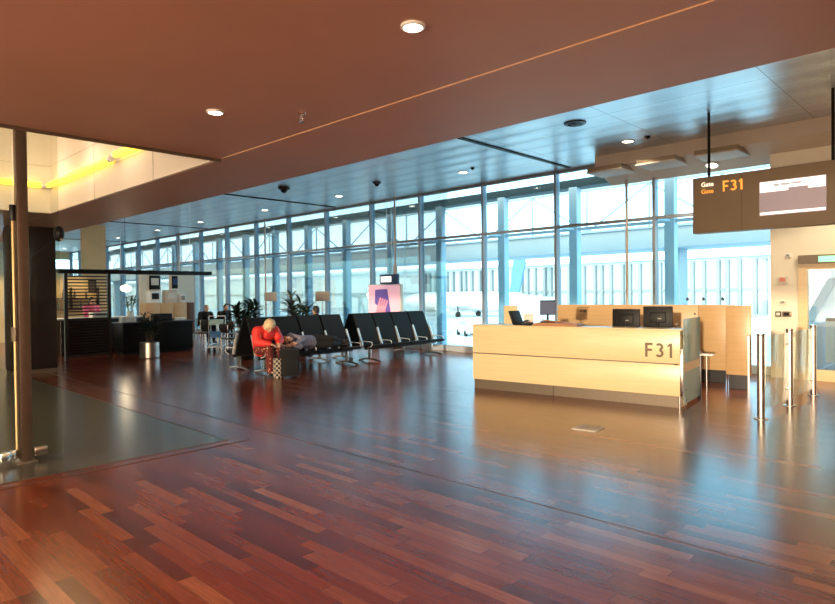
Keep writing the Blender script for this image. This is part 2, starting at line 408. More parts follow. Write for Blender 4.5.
# ------------------------------------------------------------------ camera
CAM_H = 1.65; FPX = 613.66; YAW = .765373; PITCH = -.0138019; ROLL = -.0116364
F = Vector((-math.sin(YAW) * math.cos(PITCH), math.cos(YAW) * math.cos(PITCH), math.sin(PITCH)))
R0 = Vector((math.cos(YAW), math.sin(YAW), 0)); U0 = R0.cross(F)
R = R0 * math.cos(ROLL) + U0 * math.sin(ROLL); U = -R0 * math.sin(ROLL) + U0 * math.cos(ROLL)
cd = bpy.data.cameras.new('camera'); cam = bpy.data.objects.new('camera', cd); COL.objects.link(cam)
M3 = Matrix((R, U, -F)).transposed(); cam.matrix_world = Matrix.Translation((0, 0, CAM_H)) @ M3.to_4x4()
cd.sensor_fit = 'HORIZONTAL'; cd.sensor_width = 36; cd.lens = 36 * FPX / 835; cd.clip_start = .05; cd.clip_end = 800
SC.camera = cam

# ------------------------------------------------------------------ setting: floors and ceilings
WY = 13.25       # window plane
H1, H2 = 3.20, 4.60
XE = -6.43       # edge of stone floor and of the light well
YE = 3.52        # far edge of both
XL, XR, YB = -44, 9, -6
m = MB(); m.box2((XL, YE, -.2), (XR, WY + .1, 0)); m.box2((XE, YB, -.2), (XR, YE, 0)); struct('floor', m, MT['floor'])
m = MB(); m.box2((XL, YB, -.2), (XE, YE, 0)); struct('floor_stone', m, MT['slate'])
m = MB(); m.box2((XE, YB, 0), (XE + .012, YE + .012, .003)); m.box2((XL, YE, 0), (XE + .012, YE + .012, .003)); struct('trim_1', m, MT['bronze'])
m = MB(); m.box2((XE + .17, YB, 0), (XE + .2, YE + .17, .003)); struct('trim_2', m, MT['wallwarm'])
m = MB(); m.box2((-20, 4.06, 0), (XR, 4.078, .001)); struct('trim_3', m, MT['wallwarm'])

# low ceiling with the light well cut into it, and a narrow light slot
WL = -12.68      # left side of the well
YS = 3.48
m = MB()
m.box2((XE, YB, H1), (XR, YS, H1 + .3)); m.box2((XE, YS + .022, H1), (XR, 4.74, H1 + .3)); m.box2((-20, YS + .05, H1), (XE, 4.74, H1 + .3))
m.box2((-20, YB, H1), (WL - .05, YS + .022, H1 + .3))
m.box2((XE, YS, H1 + .06), (XR, YS + .022, H1 + .3))
struct('ceiling', m, MT['ceil'])
m = MB(); m.box2((XE + .05, YS + .002, H1 + .012), (XR - .1, YS + .02, H1 + .06)); struct('trim_light_slot', m, MT['slotled'])
m = MB()
m.box2((WL - .05, YS + .022, H1 + .3), (XE + .05, YS + .1, 4.9)); m.box2((WL - .1, YB, H1 + .3), (WL, YS + .1, 4.9))
m.box2((XE, YB, H1 + .3), (XE + .1, YS + .1, 4.9)); m.box2((WL - .1, YB, 4.9), (XE + .1, YS + .1, 5.0))
m.box2((WL, YS + .004, H1 + .002), (XE, YS + .05, H1 + .31)); m.box2((WL - .05, YB, H1 + .002), (WL + .0, YS + .021, H1 + .31))
struct('ceiling_light_well', m, MT['wellcream'])
m = MB()
for z in (3.63, 4.05): m.box2((WL + .01, YS - .002, z), (XE, YS + .003, z + .008)); m.box2((WL + .012, YB, z), (WL + .017, YS, z + .008))
for x in (-10.4, -8.2): m.box2((x, YS - .002, H1), (x + .008, YS + .003, 4.9))
struct('trim_well_joints', m, MT['ceil_beige'])
# bronze edge strip along the well
m = MB(); m.box2((XE - .03, YB, H1 - .03), (XE, YS + .03, H1 + .3)); struct('trim_well_edge', m, MT['bronze'])
# hairline board joints in the low ceiling
m = MB(); m.box2((XE + .1, 1.62, H1 - .0005), (XR, 1.624, H1 + .001)); struct('trim_ceiling_joint', m, MT['ceil'])

# high metal ceiling
m = MB(); m.box2((XL, 4.5, H2), (XR, WY + .02, H2 + .2)); struct('ceiling_metal', m, MT['ceil_metal'])
m = MB(); m.box2((XL, 4.5, H1 + .3), (XR, 4.74, H2)); struct('wall_ceiling_step', m, MT['ceil'])
# lowered beige ceiling at the gate
m = MB(); m.prism([(12.45, 4.33), (12.45, H2), (WY, H2), (WY, 4.06)], 'x', -6.52, XR); struct('ceiling_gate', m, MT['ceil_beige'])
# dark service slots across the metal ceiling
for i, x in enumerate((-7.49, -16.33, -25.2, -34)):
    m = MB(); m.box2((x - .05, 9.0, H2 - .02), (x + .05, 13.05, H2 + .001)); struct('trim_ceiling_slot_%d' % (i + 1), m, MT['black'])

# walls out of the photo that shape the light
m = MB()
m.box2((XL, YB - .3, 0), (-9, YB, 9)); m.box2((-9, YB - .3, 3.0), (XR, YB, 9))
struct('wall_back', m, MT['cream'])
m = MB(); m.box2((XR, YB, 0), (XR + .2, WY, H2)); struct('wall_right', m, MT['cream'])
m = MB(); m.box2((XL - .2, YB, 0), (XL, 10.6, H2 + .2)); m.box2((XL - .2, 10.6, 0), (XL, WY, 3.35)); m.box2((XL - .2, 10.6, 4.15), (XL, WY, H2 + .2)); struct('wall_left', m, MT['yellowbrown'])
m = MB(); m.box2((XL - .12, 10.6, 3.35), (XL - .06, WY, 3.40)); m.box2((XL - .12, 10.6, 4.10), (XL - .06, WY, 4.15)); m.box2((XL - .12, 11.9, 3.4), (XL - .06, 11.96, 4.1)); fr = struct('window_end', m, MT['mullion']); m = MB(); m.box2((XL - .1, 10.6, 3.4), (XL - .08, WY, 4.1)); struct('pane', m, MT['glass'], fr)
m = MB(); m.box2((-20.2, YB, 0), (-20, 3.2, H1)); struct('wall_cafe_side', m, MT['wallwarm'])

# ------------------------------------------------------------------ glass facade, one bay at a time
MX = [-3.2, -5.52, -7.95, -10.19, -12.54, -14.71, -17.05, -19.34, -21.59, -23.9, -26.2, -28.5, -30.8, -33.1, -35.4, -37.7, -40.0, -42.3, XL]
WH = H2
for i in range(len(MX) - 1):
    xr, xl = MX[i], MX[i + 1]
    m = MB()
    m.box2((xl - .03, WY - .10, 0), (xl + .03, WY + .08, WH))                  # mullion
    m.box2((xl + .03, WY - .05, 3.20), (xr - .03, WY + .05, 3.27))             # transom
    m.box2((xl + .03, WY - .05, WH - .07), (xr - .03, WY + .05, WH))
    if i == 0: m.box2((xr - .03, WY - .05, 0), (xr + .03, WY + .05, WH))
    fr = struct('window_%d' % (i + 1), m, MT['mullion'])
    m = MB(); m.box2((xl + .03, WY - .10, 0), (xr - .03, WY + .06, .17), .01); struct('sill', m, MT['sillgrey'], fr)
    m = MB(); m.box2((xl + .03, WY - .006, .17), (xr - .03, WY + .006, 3.20)); m.box2((xl + .03, WY - .006, 3.27), (xr - .03, WY + .006, WH - .07))
    struct('pane', m, MT['glass'], fr)
# the outer layer: posts and a continuous dark blind box
for i, x in enumerate(MX[1:-1]):
    m = MB(); m.box2((x - .11, 14.0, -.1), (x + .11, 14.22, 4.30)); m.box2((x - .03, WY + .08, 3.21), (x + .03, 14.0, 3.26)); struct('trim_outer_post_%d' % (i + 1), m, MT['outerpost'])
m = MB(); m.box2((XL, 14.02, 4.29), (-3.3, 14.45, 4.50)); struct('trim_blind_box', m, MT['canopy'])
m = MB(); m.box2((XL, 14.05, 3.20), (-3.3, 14.2, 3.27)); struct('trim_outer_rail', m, MT['outerpost'])

# ------------------------------------------------------------------ cream wall with the gate door
CY = 12.9
m = MB()
m.box2((-3.2, CY, 0), (-2.74, WY + .3, 4.2)); m.box2((-2.74, CY, 2.22), (XR, WY + .3, 4.2)); m.box2((-.9, CY, 0), (XR, WY + .3, 2.22))
struct('wall_gate', m, MT['cream'])
m = MB()
m.box2((-2.74, CY - .03, 0), (-2.60, CY + .1, 2.22)); m.box2((-1.04, CY - .03, 0), (-.9, CY + .1, 2.22)); m.box2((-2.60, CY - .03, 2.0), (-1.04, CY + .1, 2.10)); m.box2((-2.6, CY - .03, 0), (-1.04, CY + .1, .2))
d = struct('door_1', m, MT['birch'])
m = MB(); m.box2((-2.74, CY - .06, 2.10), (-.9, CY + .05, 2.26)); struct('lintel_plate', m, MT['plinth'], d)
m = MB(); m.box2((-2.6, CY + .02, .2), (-1.04, CY + .03, 2.0)); struct('pane', m, MT['glassin'], d)
m = MB(); m.box2((-2.42, CY - .075, 2.13), (-2.1, CY - .06, 2.23)); o = struct('exit_light', m, MT['exit_green'], d); o['label'] = 'green lit strip over the door'
# the passage behind the door
m = MB(); m.box2((-2.74, WY + .3, -.05), (-.9, 16.5, 0)); m.box2((-2.8, WY + .3, 2.3), (-.8, 16.5, 2.4)); m.box2((-2.86, WY + .3, 0), (-2.76, 16.5, .95)); struct('floor_passage', m, MT['pierglass'])
t = thing('handrail_panel', 'grey blue balustrade panel seen through the gate door glass', 'balustrade', (-1.8, 15.0, 0))
m = MB(); m.box2((-.9, -.03, .12), (.85, .03, .98)); m.build('panel', MT['pierglass'], t)
m = MB(); m.box2((-.9, -.05, .98), (.85, .05, 1.05), .01); m.build('rail', MT['darksteel'], t)
for x in (-.5, .1, .6):
    m = MB(); m.box2((x - .025, -.04, 0), (x + .025, .04, .98)); m.build('post', MT['darksteel'], t)
t = tag(MB().box((0, 0, 0), (.9, .06, .75), .01).build('notice_board', MT['white'], loc=(-1.85, 16.3, 1.55)), 'white notice board inside the passage behind the gate door', 'board')

def wall_mark(name, label, cat, x, z, w, h, mat, mat2=None):
    o = MB().box((0, 0, 0), (w, .02, h), .004).build(name, mat, loc=(x, CY - .01, z)); tag(o, label, cat)
    if mat2: MB().box((0, -.012, 0), (w * .6, .006, h * .55)).build('face', mat2, o)
    return o
wall_mark('wall_notice', 'small grey notice highest on the cream wall left of the gate door', 'notice', -2.91, 2.27, .09, .08, MT['white'], MT['greymark'])
wall_mark('warning_sign', 'pale sign with red print on the cream wall beside the gate door', 'sign', -3.0, 1.83, .16, .13, MT['offwhite'], MT['redmark'])
wall_mark('wall_notice', 'small reddish grey label halfway up the cream wall above the switches', 'notice', -3.0, 1.41, .10, .07, MT['offwhite'], MT['greymark'])
wall_mark('card_reader', 'dark square card reader, left of two on the cream wall', 'card reader', -3.07, 1.19, .10, .10, MT['black'], MT['offwhite'])
wall_mark('light_switch', 'brown double switch right of the dark reader on the cream wall', 'switch', -2.93, 1.19, .15, .10, MT['bronze'], MT['black'])

# ------------------------------------------------------------------ boxes hanging at the lowered ceiling
for x0, lab in ((-6.55, 'pale rectangular ceiling box farthest from the gate sign'), (-5.45, 'middle pale rectangular ceiling box in the row of three'), (-4.32, 'pale rectangular ceiling box nearest the gate sign pole')):
    t = thing('ceiling_box', lab, 'ceiling box', (x0, 12.1, 4.19), 0, 'ceiling boxes in front of the windows')
    MB().box2((0, 0, 0), (.80, .75, .025), .004).build('panel', MT['ceil_beige'], t)
    MB().box2((.02, .02, .025), (.78, .73, .11)).build('housing', MT['brown_fascia'], t)

# ------------------------------------------------------------------ downlights and other ceiling fittings
def make_downlight(r):
    t = thing('ceiling_light', 'x', 'light')
    m = MB(); m.lathe([(r, .0), (r * 1.0, -.012), (r * .80, -.016), (r * .76, .0), (r * .76, .004), (r, .004)]); m.build('ring', MT['white'], t)
    m = MB(); m.lathe([(.0, -.006), (r * .5, -.009), (r * .76, -.002), (r * .76, .002), (0, .002)]); m.build('lens', MT['lens'], t)
    return t
ordn = ['nearest', 'second', 'third', 'fourth', 'fifth', 'sixth', 'seventh', 'eighth', 'ninth', 'tenth']
dl0 = make_downlight(.13)
dls = [(-5.38, 11.62), (-9.57, 11.62), (-14.44, 11.69), (-18.5, 11.7), (-23.18, 11.7), (-27.2, 11.71), (-31.9, 11.75), (-35.9, 11.8), (-40.5, 11.85)]
for i, (x, y) in enumerate(dls):
    o = dl0 if i == 0 else copy_tree(dl0); o.location = (x, y, H2)
    tag(o, 'round downlight of the metal ceiling window row, %s from the gate sign' % ordn[i], 'light', 'downlights in the metal ceiling')
o = copy_tree(dl0); o.location = (-34.2, 8.6, H2); tag(o, 'small round downlight over the cafe end of the metal ceiling, off the window row', 'light', 'downlights in the metal ceiling')
o = copy_tree(dl0); o.location = (-4.25, 12.95, 4.145); o.rotation_euler = (math.radians(-18), 0, 0); tag(o, 'round downlight in the lowered beige ceiling above the gate sign', 'light', 'downlights in the beige ceiling')
dn = make_downlight(.072)
for i, (x, lab) in enumerate(((-2.48, 'round downlight in the brown ceiling nearest the top edge of the photo'), (-4.8, 'round downlight in the brown ceiling near the corner of the light well'))):
    o = dn if i == 0 else copy_tree(dn); o.location = (x, 2.57, H1); tag(o, lab, 'light', 'downlights in the brown ceiling')
# loudspeaker grille
t = thing('ceiling_speaker', 'dark round ceiling speaker in the metal ceiling near the dark slot', 'speaker', (-5.45, 9.7, H2))
MB().lathe([(.19, 0), (.19, -.02), (.13, -.03), (.13, 0)]).build('rim', MT['darksteel'], t)
MB().lathe([(0, -.035), (.10, -.03), (.13, -.012), (.13, 0), (0, 0)]).build('cone', MT['black'], t)
def dome(name, label, cat, loc, r, mat, mat2):
    t = thing(name, label, cat, loc)
    MB().lathe([(r, 0), (r, -r * .35), (r * .75, -r * .5), (0, -r * .5)]).build('base', mat, t)
    MB().ell((0, 0, -r * .55), (r * .55, r * .55, r * .5)).build('sensor_head', mat2, t)
dome('ceiling_camera', 'dark dome camera on the metal ceiling between two downlights', 'camera', (-11.97, 10.97, H2), .11, MT['darksteel'], MT['black'])
dome('smoke_detector', 'dark grey smoke detector on the metal ceiling beside the brown edge', 'smoke detector', (-14.24, 9.61, H2), .16, MT['darksteel'], MT['black'])
dome('ceiling_camera', 'tiny dark sensor beside the downlight nearest the gate sign', 'camera', (-4.95, 11.55, H2), .05, MT['black'], MT['black'])
dome('ceiling_camera', 'tiny dark sensor beside the second downlight of the window row', 'camera', (-9.1, 11.4, H2), .05, MT['black'], MT['black'])
t = thing('sprinkler', 'small brass fire sprinkler hanging from the brown ceiling by the gold slot', 'sprinkler', (-4.34, 3.12, H1))
MB().lathe([(.035, 0), (.03, -.008), (.012, -.012), (.012, -.045)]).build('stem', MT['chrome'], t)
MB().lathe([(.004, -.07), (.026, -.072), (.026, -.076), (0, -.076)]).build('deflector', MT['chrome'], t)
MB().tube([(.012, 0, -.045), (.017, 0, -.058), (.004, 0, -.07)], .003, 6).tube([(-.012, 0, -.045), (-.017, 0, -.058), (-.004, 0, -.07)], .003, 6).build('yoke', MT['chrome'], t)

# neon tubes in the well
for name, lab, a, b in (('neon_tube', 'long yellow light tube along the far wall of the light well, left half', (WL + .12, YS - .05, 3.69), (-9.55, YS - .05, 3.69)),
                        ('neon_tube', 'short bright yellow light tube near the right corner of the light well', (-9.38, YS - .05, 3.72), (-8.45, YS - .05, 3.72)),
                        ('neon_tube', 'yellow light tube on the left wall of the light well', (WL + .06, YS - .12, 3.69), (WL + .06, -1.5, 3.69))):
    t = thing(name, lab, 'lamp', a)
    L_ = Vector(b) - Vector(a)
    MB().cyl((0, 0, 0), L_, .048, n=14).build('tube', MT['tube'], t)
    d_ = L_.normalized()
    for s in (0, 1): MB().cyl(L_ * s - d_ * .03, L_ * s + d_ * .03, .049, n=14).build('end_cap', MT['white'], t)

# ------------------------------------------------------------------ gate sign
SY = 10.8
t = thing('gate_sign', 'brown hanging gate sign reading F31 with a lit display', 'sign', (-3.82, SY, 2.60))
MB().box2((0, -.11, 0), (2.9, .11, .93), .012).build('housing', MT['brown_fascia'], t)
m = MB(); m.box2((.76, -.113, .012), (.764, -.108, .918)); m.build('panel_joint', MT['darksteel'], t)
gate_number('gate_number', .17, MT['amber'], t, (.48, -.112, .655))
text_mesh('gate_word', 'Gate', .10, MT['paleletter'], t, (.14, -.112, .77), (PI / 2, 0, 0), .003, .0005)
text_mesh('gate_word', 'Gate', .10, MT['amber'], t, (.14, -.112, .655), (PI / 2, 0, 0), .003, .0005)
sc_ = MB().box2((1.02, -.135, .20), (1.91, -.11, .73), .004).build('display', MT['screen_body'], t)
MB().box2((1.03, -.138, .60), (1.90, -.135, .72)).build('header_band', MT['led'], sc_)
MB().box2((1.03, -.138, .21), (1.90, -.135, .25)).build('footer_band', MT['led'], sc_)
for x0, x1 in ((1.03, 1.42), (1.68, 1.90)): MB().box2((x0, -.138, .56), (x1, -.135, .595)).build('text_row', MT['led'], sc_)
for x0, x1, z0, z1 in ((1.22, 1.30, .64, .675), (1.32, 1.44, .64, .675), (1.46, 1.60, .645, .675), (1.11, 1.13, .57, .59)): MB().box2((x0, -.140, z0), (x1, -.138, z1)).build('heading_line', MT['screen_grey'], sc_)
for x in (.23, 1.97): MB().cyl((x, 0, .93), (x, 0, H2 - 2.6), .022).build('hanging_pole', MT['black'], t)

# ------------------------------------------------------------------ gate counter
A = math.atan2(.39, 3.41)
CL = 3.43
t = thing('gate_counter', 'long pale birch boarding counter lettered F31', 'counter', (-3.27, 8.71, 0), A)
# local x from -CL (left) to 0, local y backwards
m = MB(); m.box2((-CL, 0, .165), (-.02, .045, .605), .004); m.box2((-CL, 0, .622), (-.02, .045, 1.085), .004); m.build('front_panel', MT['birch'], t)
MB().box2((-CL + .01, .008, .60), (-.11, .04, .626)).build('seam_strip', MT['plinth'], t)
MB().box2((-CL, -.005, 1.085), (.0, .40, 1.105), .005).build('worktop', MT['birch'], t)
m = MB(); m.box2((-CL + .01, .03, 0), (-1.95, .05, .165)); m.box2((-1.94, .03, 0), (-.03, .05, .165)); m.build('plinth', MT['plinth'], t)
MB().box2((-CL, .045, 0), (-CL + .03, 1.0, 1.085)).build('end_panel', MT['birch'], t)
MB().box2((-.06, .05, 0), (-.03, .40, 1.08)).build('end_panel', MT['birch'], t)
MB().box2((-CL + .03, .40, .70), (-.08, 1.0, .73), .004).build('desk_top', MT['deskwood'], t)
MB().box2((-CL + .03, .38, .05), (-.08, .40, 1.085)).build('inner_panel', MT['birch2'], t)
MB().box2((-.025, -.012, .17), (.015, .02, .84), .004).build('corner_strip', MT['chrome'], t)
MB().cyl((-.03, -.0, 0), (-.03, -.0, .17), .014).build('foot', MT['chrome'], t)
gate_number('counter_number', .205, MT['lettergrey'], t, (-.50, -.001, .70), .003, .17, .2)
# sandblasted side glass
gs = MB().box2((.004, .06, .05), (.016, 1.0, 1.25), .002).build('side_glass', MT['glassfrost'], t)
MB().box2((.0165, .06, .50), (.0185, 1.0, .62)).build('birch_band', MT['birch2'], gs)
for z in (.06, .2, .95): MB().cyl((-.05, .12, z + .05), (.03, .12, z + .05), .015, n=12).build('glass_clamp', MT['chrome'], t)
MB().box2((-.02, .98, 0), (.03, 1.03, .72), .004).build('post', MT['darksteel'], t)
MB().box2((.02, .94, .66), (.20, 1.10, .68), .003).build('side_shelf', MT['white'], t)
MB().cyl((.10, 1.02, 0), (.10, 1.02, .66), .012).build('shelf_leg', MT['chrome'], t)
def cpt(x, y, z=0): return (-3.27 + x * math.cos(A) - y * math.sin(A), 8.71 + x * math.sin(A) + y * math.cos(A), z)

def monitor(label, loc, w, h, hz, rz, tilt, lit=None, stand=True):
    """display faces local +y, rear faces local -y"""
    t = thing('monitor', label, 'monitor', loc, rz)
    rt = rotm('X', tilt)
    c = Vector((0, 0, hz))
    MB().box(c, (w, .028, h), .008, rot=rt).build('casing', MT['black'], t)
    MB().box(c + rt @ Vector((0, -.026, 0)), (w * .55, .035, h * .5), .012, rot=rt).build('rear_cover', MT['black'], t)
    MB().box(c + rt @ Vector((0, .0145, 0)), (w * .93, .003, h * .88), rot=rt).build('display', lit or MT['blacks'], t)
    MB().box(c + rt @ Vector((.03, -.0445, -.02)), (.05, .003, .014), rot=rt).build('badge_plate', MT['greymark'], t)
    MB().cyl((0, -.03, .01), (0, -.03, hz - .02), .018).build('neck', MT['black'], t)
    MB().box((0, -.02, .008), (.24, .17, .016), .006).build('foot', MT['black'], t)
    return t
monitor('black monitor seen from behind, left of the two close together above F31', cpt(-.98, .62, .73), .43, .32, .48, A, -3)
monitor('black monitor seen from behind, right one and slightly higher, above F31', cpt(-.53, .74, .73), .43, .34, .51, A + .12, -3)
# raised brown ledge with tilted monitor
t = thing('writing_ledge', 'low brown wooden ledge lying on the counter top', 'ledge', cpt(-1.98, .20, 1.105), A)
MB().prism([(-.36, 0), (.42, 0), (.42, .025), (.05, .05), (-.28, .05), (-.36, .02)], 'y', -.12, .16).build('board', MT['deskwood'], t)
MB().box((.06, .02, .062), (.62, .05, .02), .004, rot=rotm('Y', 5)).build('rest_strip', MT['deskwood'], t)
monitor('slate blue tilted monitor turned to the camera on the brown ledge', cpt(-2.14, .26, 1.155), .25, .25, .24, A + PI + .5, -16, MT['screenblue'])
t = thing('laptop', 'open black laptop seen edge on at the left of the counter top', 'laptop', cpt(-2.66, .24, 1.105), A - PI / 2 - .15)
MB().box((0, .10, .009), (.30, .22, .018), .004).build('keyboard_base', MT['black'], t)
MB().box((0, -.06, .125), (.30, .014, .235), .004, rot=rotm('X', 22)).build('lid', MT['black'], t)
o = MB().box((0, 0, .10), (.17, .012, .17), .003, rot=rotm('X', -14)).box((0, .03, .007), (.17, .09, .014)).build('leaflet_stand', MT['paper'], loc=cpt(-2.52, .32, 1.105), rz=A + .2)
tag(o, 'pale pink leaflet stand between the laptop and the tilted monitor', 'leaflet stand')
t = thing('desk_telephone', 'small black desk telephone on the counter top by the pink leaflet', 'telephone', cpt(-2.43, .12, 1.105), A)
MB().prism([(-.07, 0), (.07, 0), (.07, .05), (-.07, .02)], 'x', -.07, .07).build('base', MT['black'], t)
MB().tube([(-.045, -.07, .05), (-.045, -.03, .065), (-.045, .04, .075), (-.045, .08, .07)], .016).build('handset', MT['black'], t)
# cross shaped mark post on the worktop end
t = thing('queue_card_holder', 'thin metal cross shaped card holder on the right end of the counter top', 'card holder', cpt(-.14, .3, 1.105), A)
MB().cyl((0, 0, 0), (0, 0, .10), .006).build('stem', MT['plinth'], t); MB().cyl((-.05, 0, .055), (.05, 0, .055), .006).build('bar', MT['plinth'], t); MB().lathe([(.03, 0), (.03, .006), (0, .008)]).build('foot', MT['plinth'], t)
# floor box
t = thing('floor_socket', 'small pale square floor socket cover in front of the counter', 'floor socket', (-3.64, 6.73, 0), A)
MB().box((0, 0, .004), (.30, .30, .008), .002).build('cover', MT['offwhite'], t); MB().box((0, 0, .0085), (.22, .22, .003)).build('lid', MT['ceil_beige'], t)

# ------------------------------------------------------------------ partition behind the counter
t = thing('partition', 'tall birch partition standing behind the boarding counter', 'partition', (-3.5, 11.62, 0), A)
PL = 3.28
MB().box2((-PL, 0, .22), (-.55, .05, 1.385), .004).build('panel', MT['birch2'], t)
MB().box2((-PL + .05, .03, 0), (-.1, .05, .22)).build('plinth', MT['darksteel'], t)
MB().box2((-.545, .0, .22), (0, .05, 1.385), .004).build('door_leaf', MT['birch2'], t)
for z in (.42, 1.22): 
    for x in (-.05, -.60): MB().cyl((x, -.02, z), (x, .0, z), .022, n=14).build('hinge', MT['plinth'], t)
MB().box2((-PL - 1.27, 0, .22), (-PL - .95, .05, 1.36), .004).build('side_panel', MT['birch'], t)
MB().box2((-PL - 1.25, .02, 0), (-PL - .97, .04, .22)).build('plinth', MT['darksteel'], t)
# return end panel nearer the camera
MB().box2((.04, -.60, .23), (.40, -.55, 1.385), .004).build('end_panel', MT['birch2'], t)
MB().box2((.02, -.58, .23), (.05, .05, 1.385), .004).build('return_panel', MT['birch2'], t)
MB().box2((.06, -.58, 0), (.36, -.56, .23)).build('plinth', MT['darksteel'], t)
MB().box2((.35, -.612, .0), (.375, -.60, .88)).build('edge_strip', MT['chrome'], t)
MB().box2((.03, -.59, 0), (.05, -.56, .23)).build('foot', MT['chrome'], t)
m = MB()
for k in range(5): m.box((-PL + .46 + .05 * k, -.012, 1.33), (.02, .024, .02))
m.box((-PL + .6, -.012, 1.25), (.06, .024, .05)); m.box((-PL + .52, -.012, 1.25), (.04, .024, .03)); m.build('switch_plate', MT['bronze'], t)

for i, (x, lab) in enumerate(((-4.84, 'left'), (-4.52, 'middle'), (-4.15, 'right'))):
    t = thing('glass_clip', 'small dark clip on the window pane above the partition, %s of three' % lab, 'clip', (x, WY - .006, 1.44), 0, 'clips on the window pane')
    MB().prism([(-.03, 0), (.03, 0), (.012, .06), (-.012, .06)], 'y', -.03, 0).build('body', MT['black'], t)
    MB().cyl((0, -.04, .02), (0, -.03, .02), .01, n=10).build('screw', MT['chrome'], t)

# ------------------------------------------------------------------ bollards
def make_bollard():
    t = thing('bollard', 'x', 'bollard')
    MB().cyl((0, 0, .01), (0, 0, 1.08), .045, n=24).build('tube', MT['steel'], t)
    MB().lathe([(.085, 0), (.085, .008), (.05, .016), (0, .016)]).build('base_plate', MT['steel'], t)
    MB().lathe([(.048, 1.06), (.05, 1.075), (.05, 1.09), (0, 1.094)]).build('cap', MT['chrome'], t)
    return t
b0 = make_bollard()
for i, (x, y, lab) in enumerate(((-2.26, 8.65, 'brushed steel bollard nearest the counter'), (-2.22, 9.91, 'middle brushed steel bollard before the cream wall'), (-2.17, 11.12, 'brushed steel bollard nearest the gate door'))):
    o = b0 if i == 0 else copy_tree(b0); o.location = (x, y, 0); tag(o, lab, 'bollard', 'steel bollards at the gate')

for a, b_, lab in (((-2.26, 8.65), (-2.22, 9.91), 'clear greenish glass barrier between the bollard nearest the counter and the middle one'), ((-2.22, 9.91), (-2.17, 11.12), 'clear greenish glass barrier between the middle bollard and the one nearest the door')):
    d_ = Vector((b_[0] - a[0], b_[1] - a[1], 0)); t = thing('glass_barrier', lab, 'barrier', (*a, 0), math.atan2(d_.y, d_.x))
    MB().box2((.07, -.006, .10), (d_.length - .07, .006, 1.04), .003).build('pane', MT['glassbar'], t)
    for x in (.06, d_.length - .06):
        for z in (.25, .90): MB().box((x, 0, z), (.05, .03, .05), .006).build('clamp', MT['steel'], t)

# ------------------------------------------------------------------ bench rows
PITCH_S = .645; BX = -11.3
def make_bench():
    t = thing('bench_seat_row', 'x', 'bench')
    n = 4; Lb = n * PITCH_S
    MB().box2((-.03, .02, .29), (.03, Lb - .02, .35), .008).build('beam', MT['darksteel'], t)
    for k in range(n):
        yc = (k + .5) * PITCH_S; w = PITCH_S - .035
        m = MB(); m.prism([(-.13, .39), (.30, .43), (.36, .415), (.36, .37), (.30, .355), (-.13, .345)], 'y', yc - w / 2, yc + w / 2)
        bmesh.ops.bevel(m.bm, geom=m.bm.edges[:], offset=.012, segments=2, affect='EDGES'); m.build('seat', MT['seat'], t)
        m = MB(); m.prism([(-.10, .40), (-.17, .62), (-.30, .90), (-.44, 1.17), (-.49, 1.16), (-.36, .88), (-.225, .60), (-.16, .385)], 'y', yc - w / 2, yc + w / 2)
        bmesh.ops.bevel(m.bm, geom=m.bm.edges[:], offset=.010, segments=2, affect='EDGES'); m.build('backrest', MT['seat'], t)
    for k in range(n + 1):
        y = k * PITCH_S; e = k in (0, n)
        m = MB(); m.prism([(-.245, .80), (-.215, .815), (-.115, .58), (-.05, .43), (-.05, .36), (-.10, .36), (-.17, .60)], 'y', y - .02, y + .02); m.build('side_bracket', MT['alu'], t)
        m = MB(); m.tube([(-.16, y, .50), (.0, y, .50), (.24, y, .495), (.285, y, .475), (.29, y, .43), (.26, y, .385), (.12, y, .345)], .0115, 8); m.build('armrest', MT['alu'], t)
    for y in (.18, Lb - .18):
        m = MB(); m.box2((-.035, y - .03, .04), (.035, y + .03, .30), .006)
        m.tube([(-.40, y, .012), (-.30, y, .03), (-.1, y, .06), (.1, y, .06), (.30, y, .03), (.40, y, .012)], .024, 10); m.build('leg', MT['steel'], t)
    return t
bn = make_bench()
for i, (x, y, rz, lab) in enumerate(((BX, 6.92, 0, 'black leather seat row where the woman in red sits, front left'),
                                     (BX, 9.87, 0, 'empty black leather seat row in front of the pink poster'),
                                     (-12.36, 6.92 + 4 * PITCH_S, PI, 'black seat row back to back behind the woman in red, facing the windows'),
                                     (-12.36, 9.87 + 4 * PITCH_S, PI, 'black seat row back to back behind the empty row, facing the windows'))):
    o = bn if i == 0 else copy_tree(bn); o.location = (x, y, 0); o.rotation_euler = (0, 0, rz); tag(o, lab, 'bench', 'black airport seat rows')

# ------------------------------------------------------------------ people
def V(*a): return Vector(a)
def hand(m, w, d, up, curl=.5, s=1.0):
    """palm and five fingers from wrist w along d; up = back of the hand"""
    d = d.normalized(); side = d.cross(up).normalized(); up = side.cross(d).normalized()
    k = w + d * .085 * s
    m.cap(w, .024 * s, w + d * .03 * s, .028 * s)
    for i, l in enumerate((.070, .080, .074, .058)):
        o = side * (i - 1.5) * .021 * s; r = .0098 * s
        m.cap(w + d * .025 * s + o * .7, .016 * s, k + o, r * 1.25)
        a1 = (d - up * curl).normalized(); a2 = (d - up * curl * 2.6).normalized()
        p1 = k + o + a1 * l * .5 * s; p2 = p1 + a2 * l * .5 * s
        m.chain([k + o, p1, p2], [r * 1.1, r, r * .85])
    th = (d * .6 - side * .8 - up * .25).normalized()
    m.chain([w + d * .022 * s - side * .02 * s, w + d * .03 * s - side * .03 * s + th * .03 * s, w + d * .03 * s - side * .03 * s + th * .065 * s], [.015 * s, .0115 * s, .010 * s])
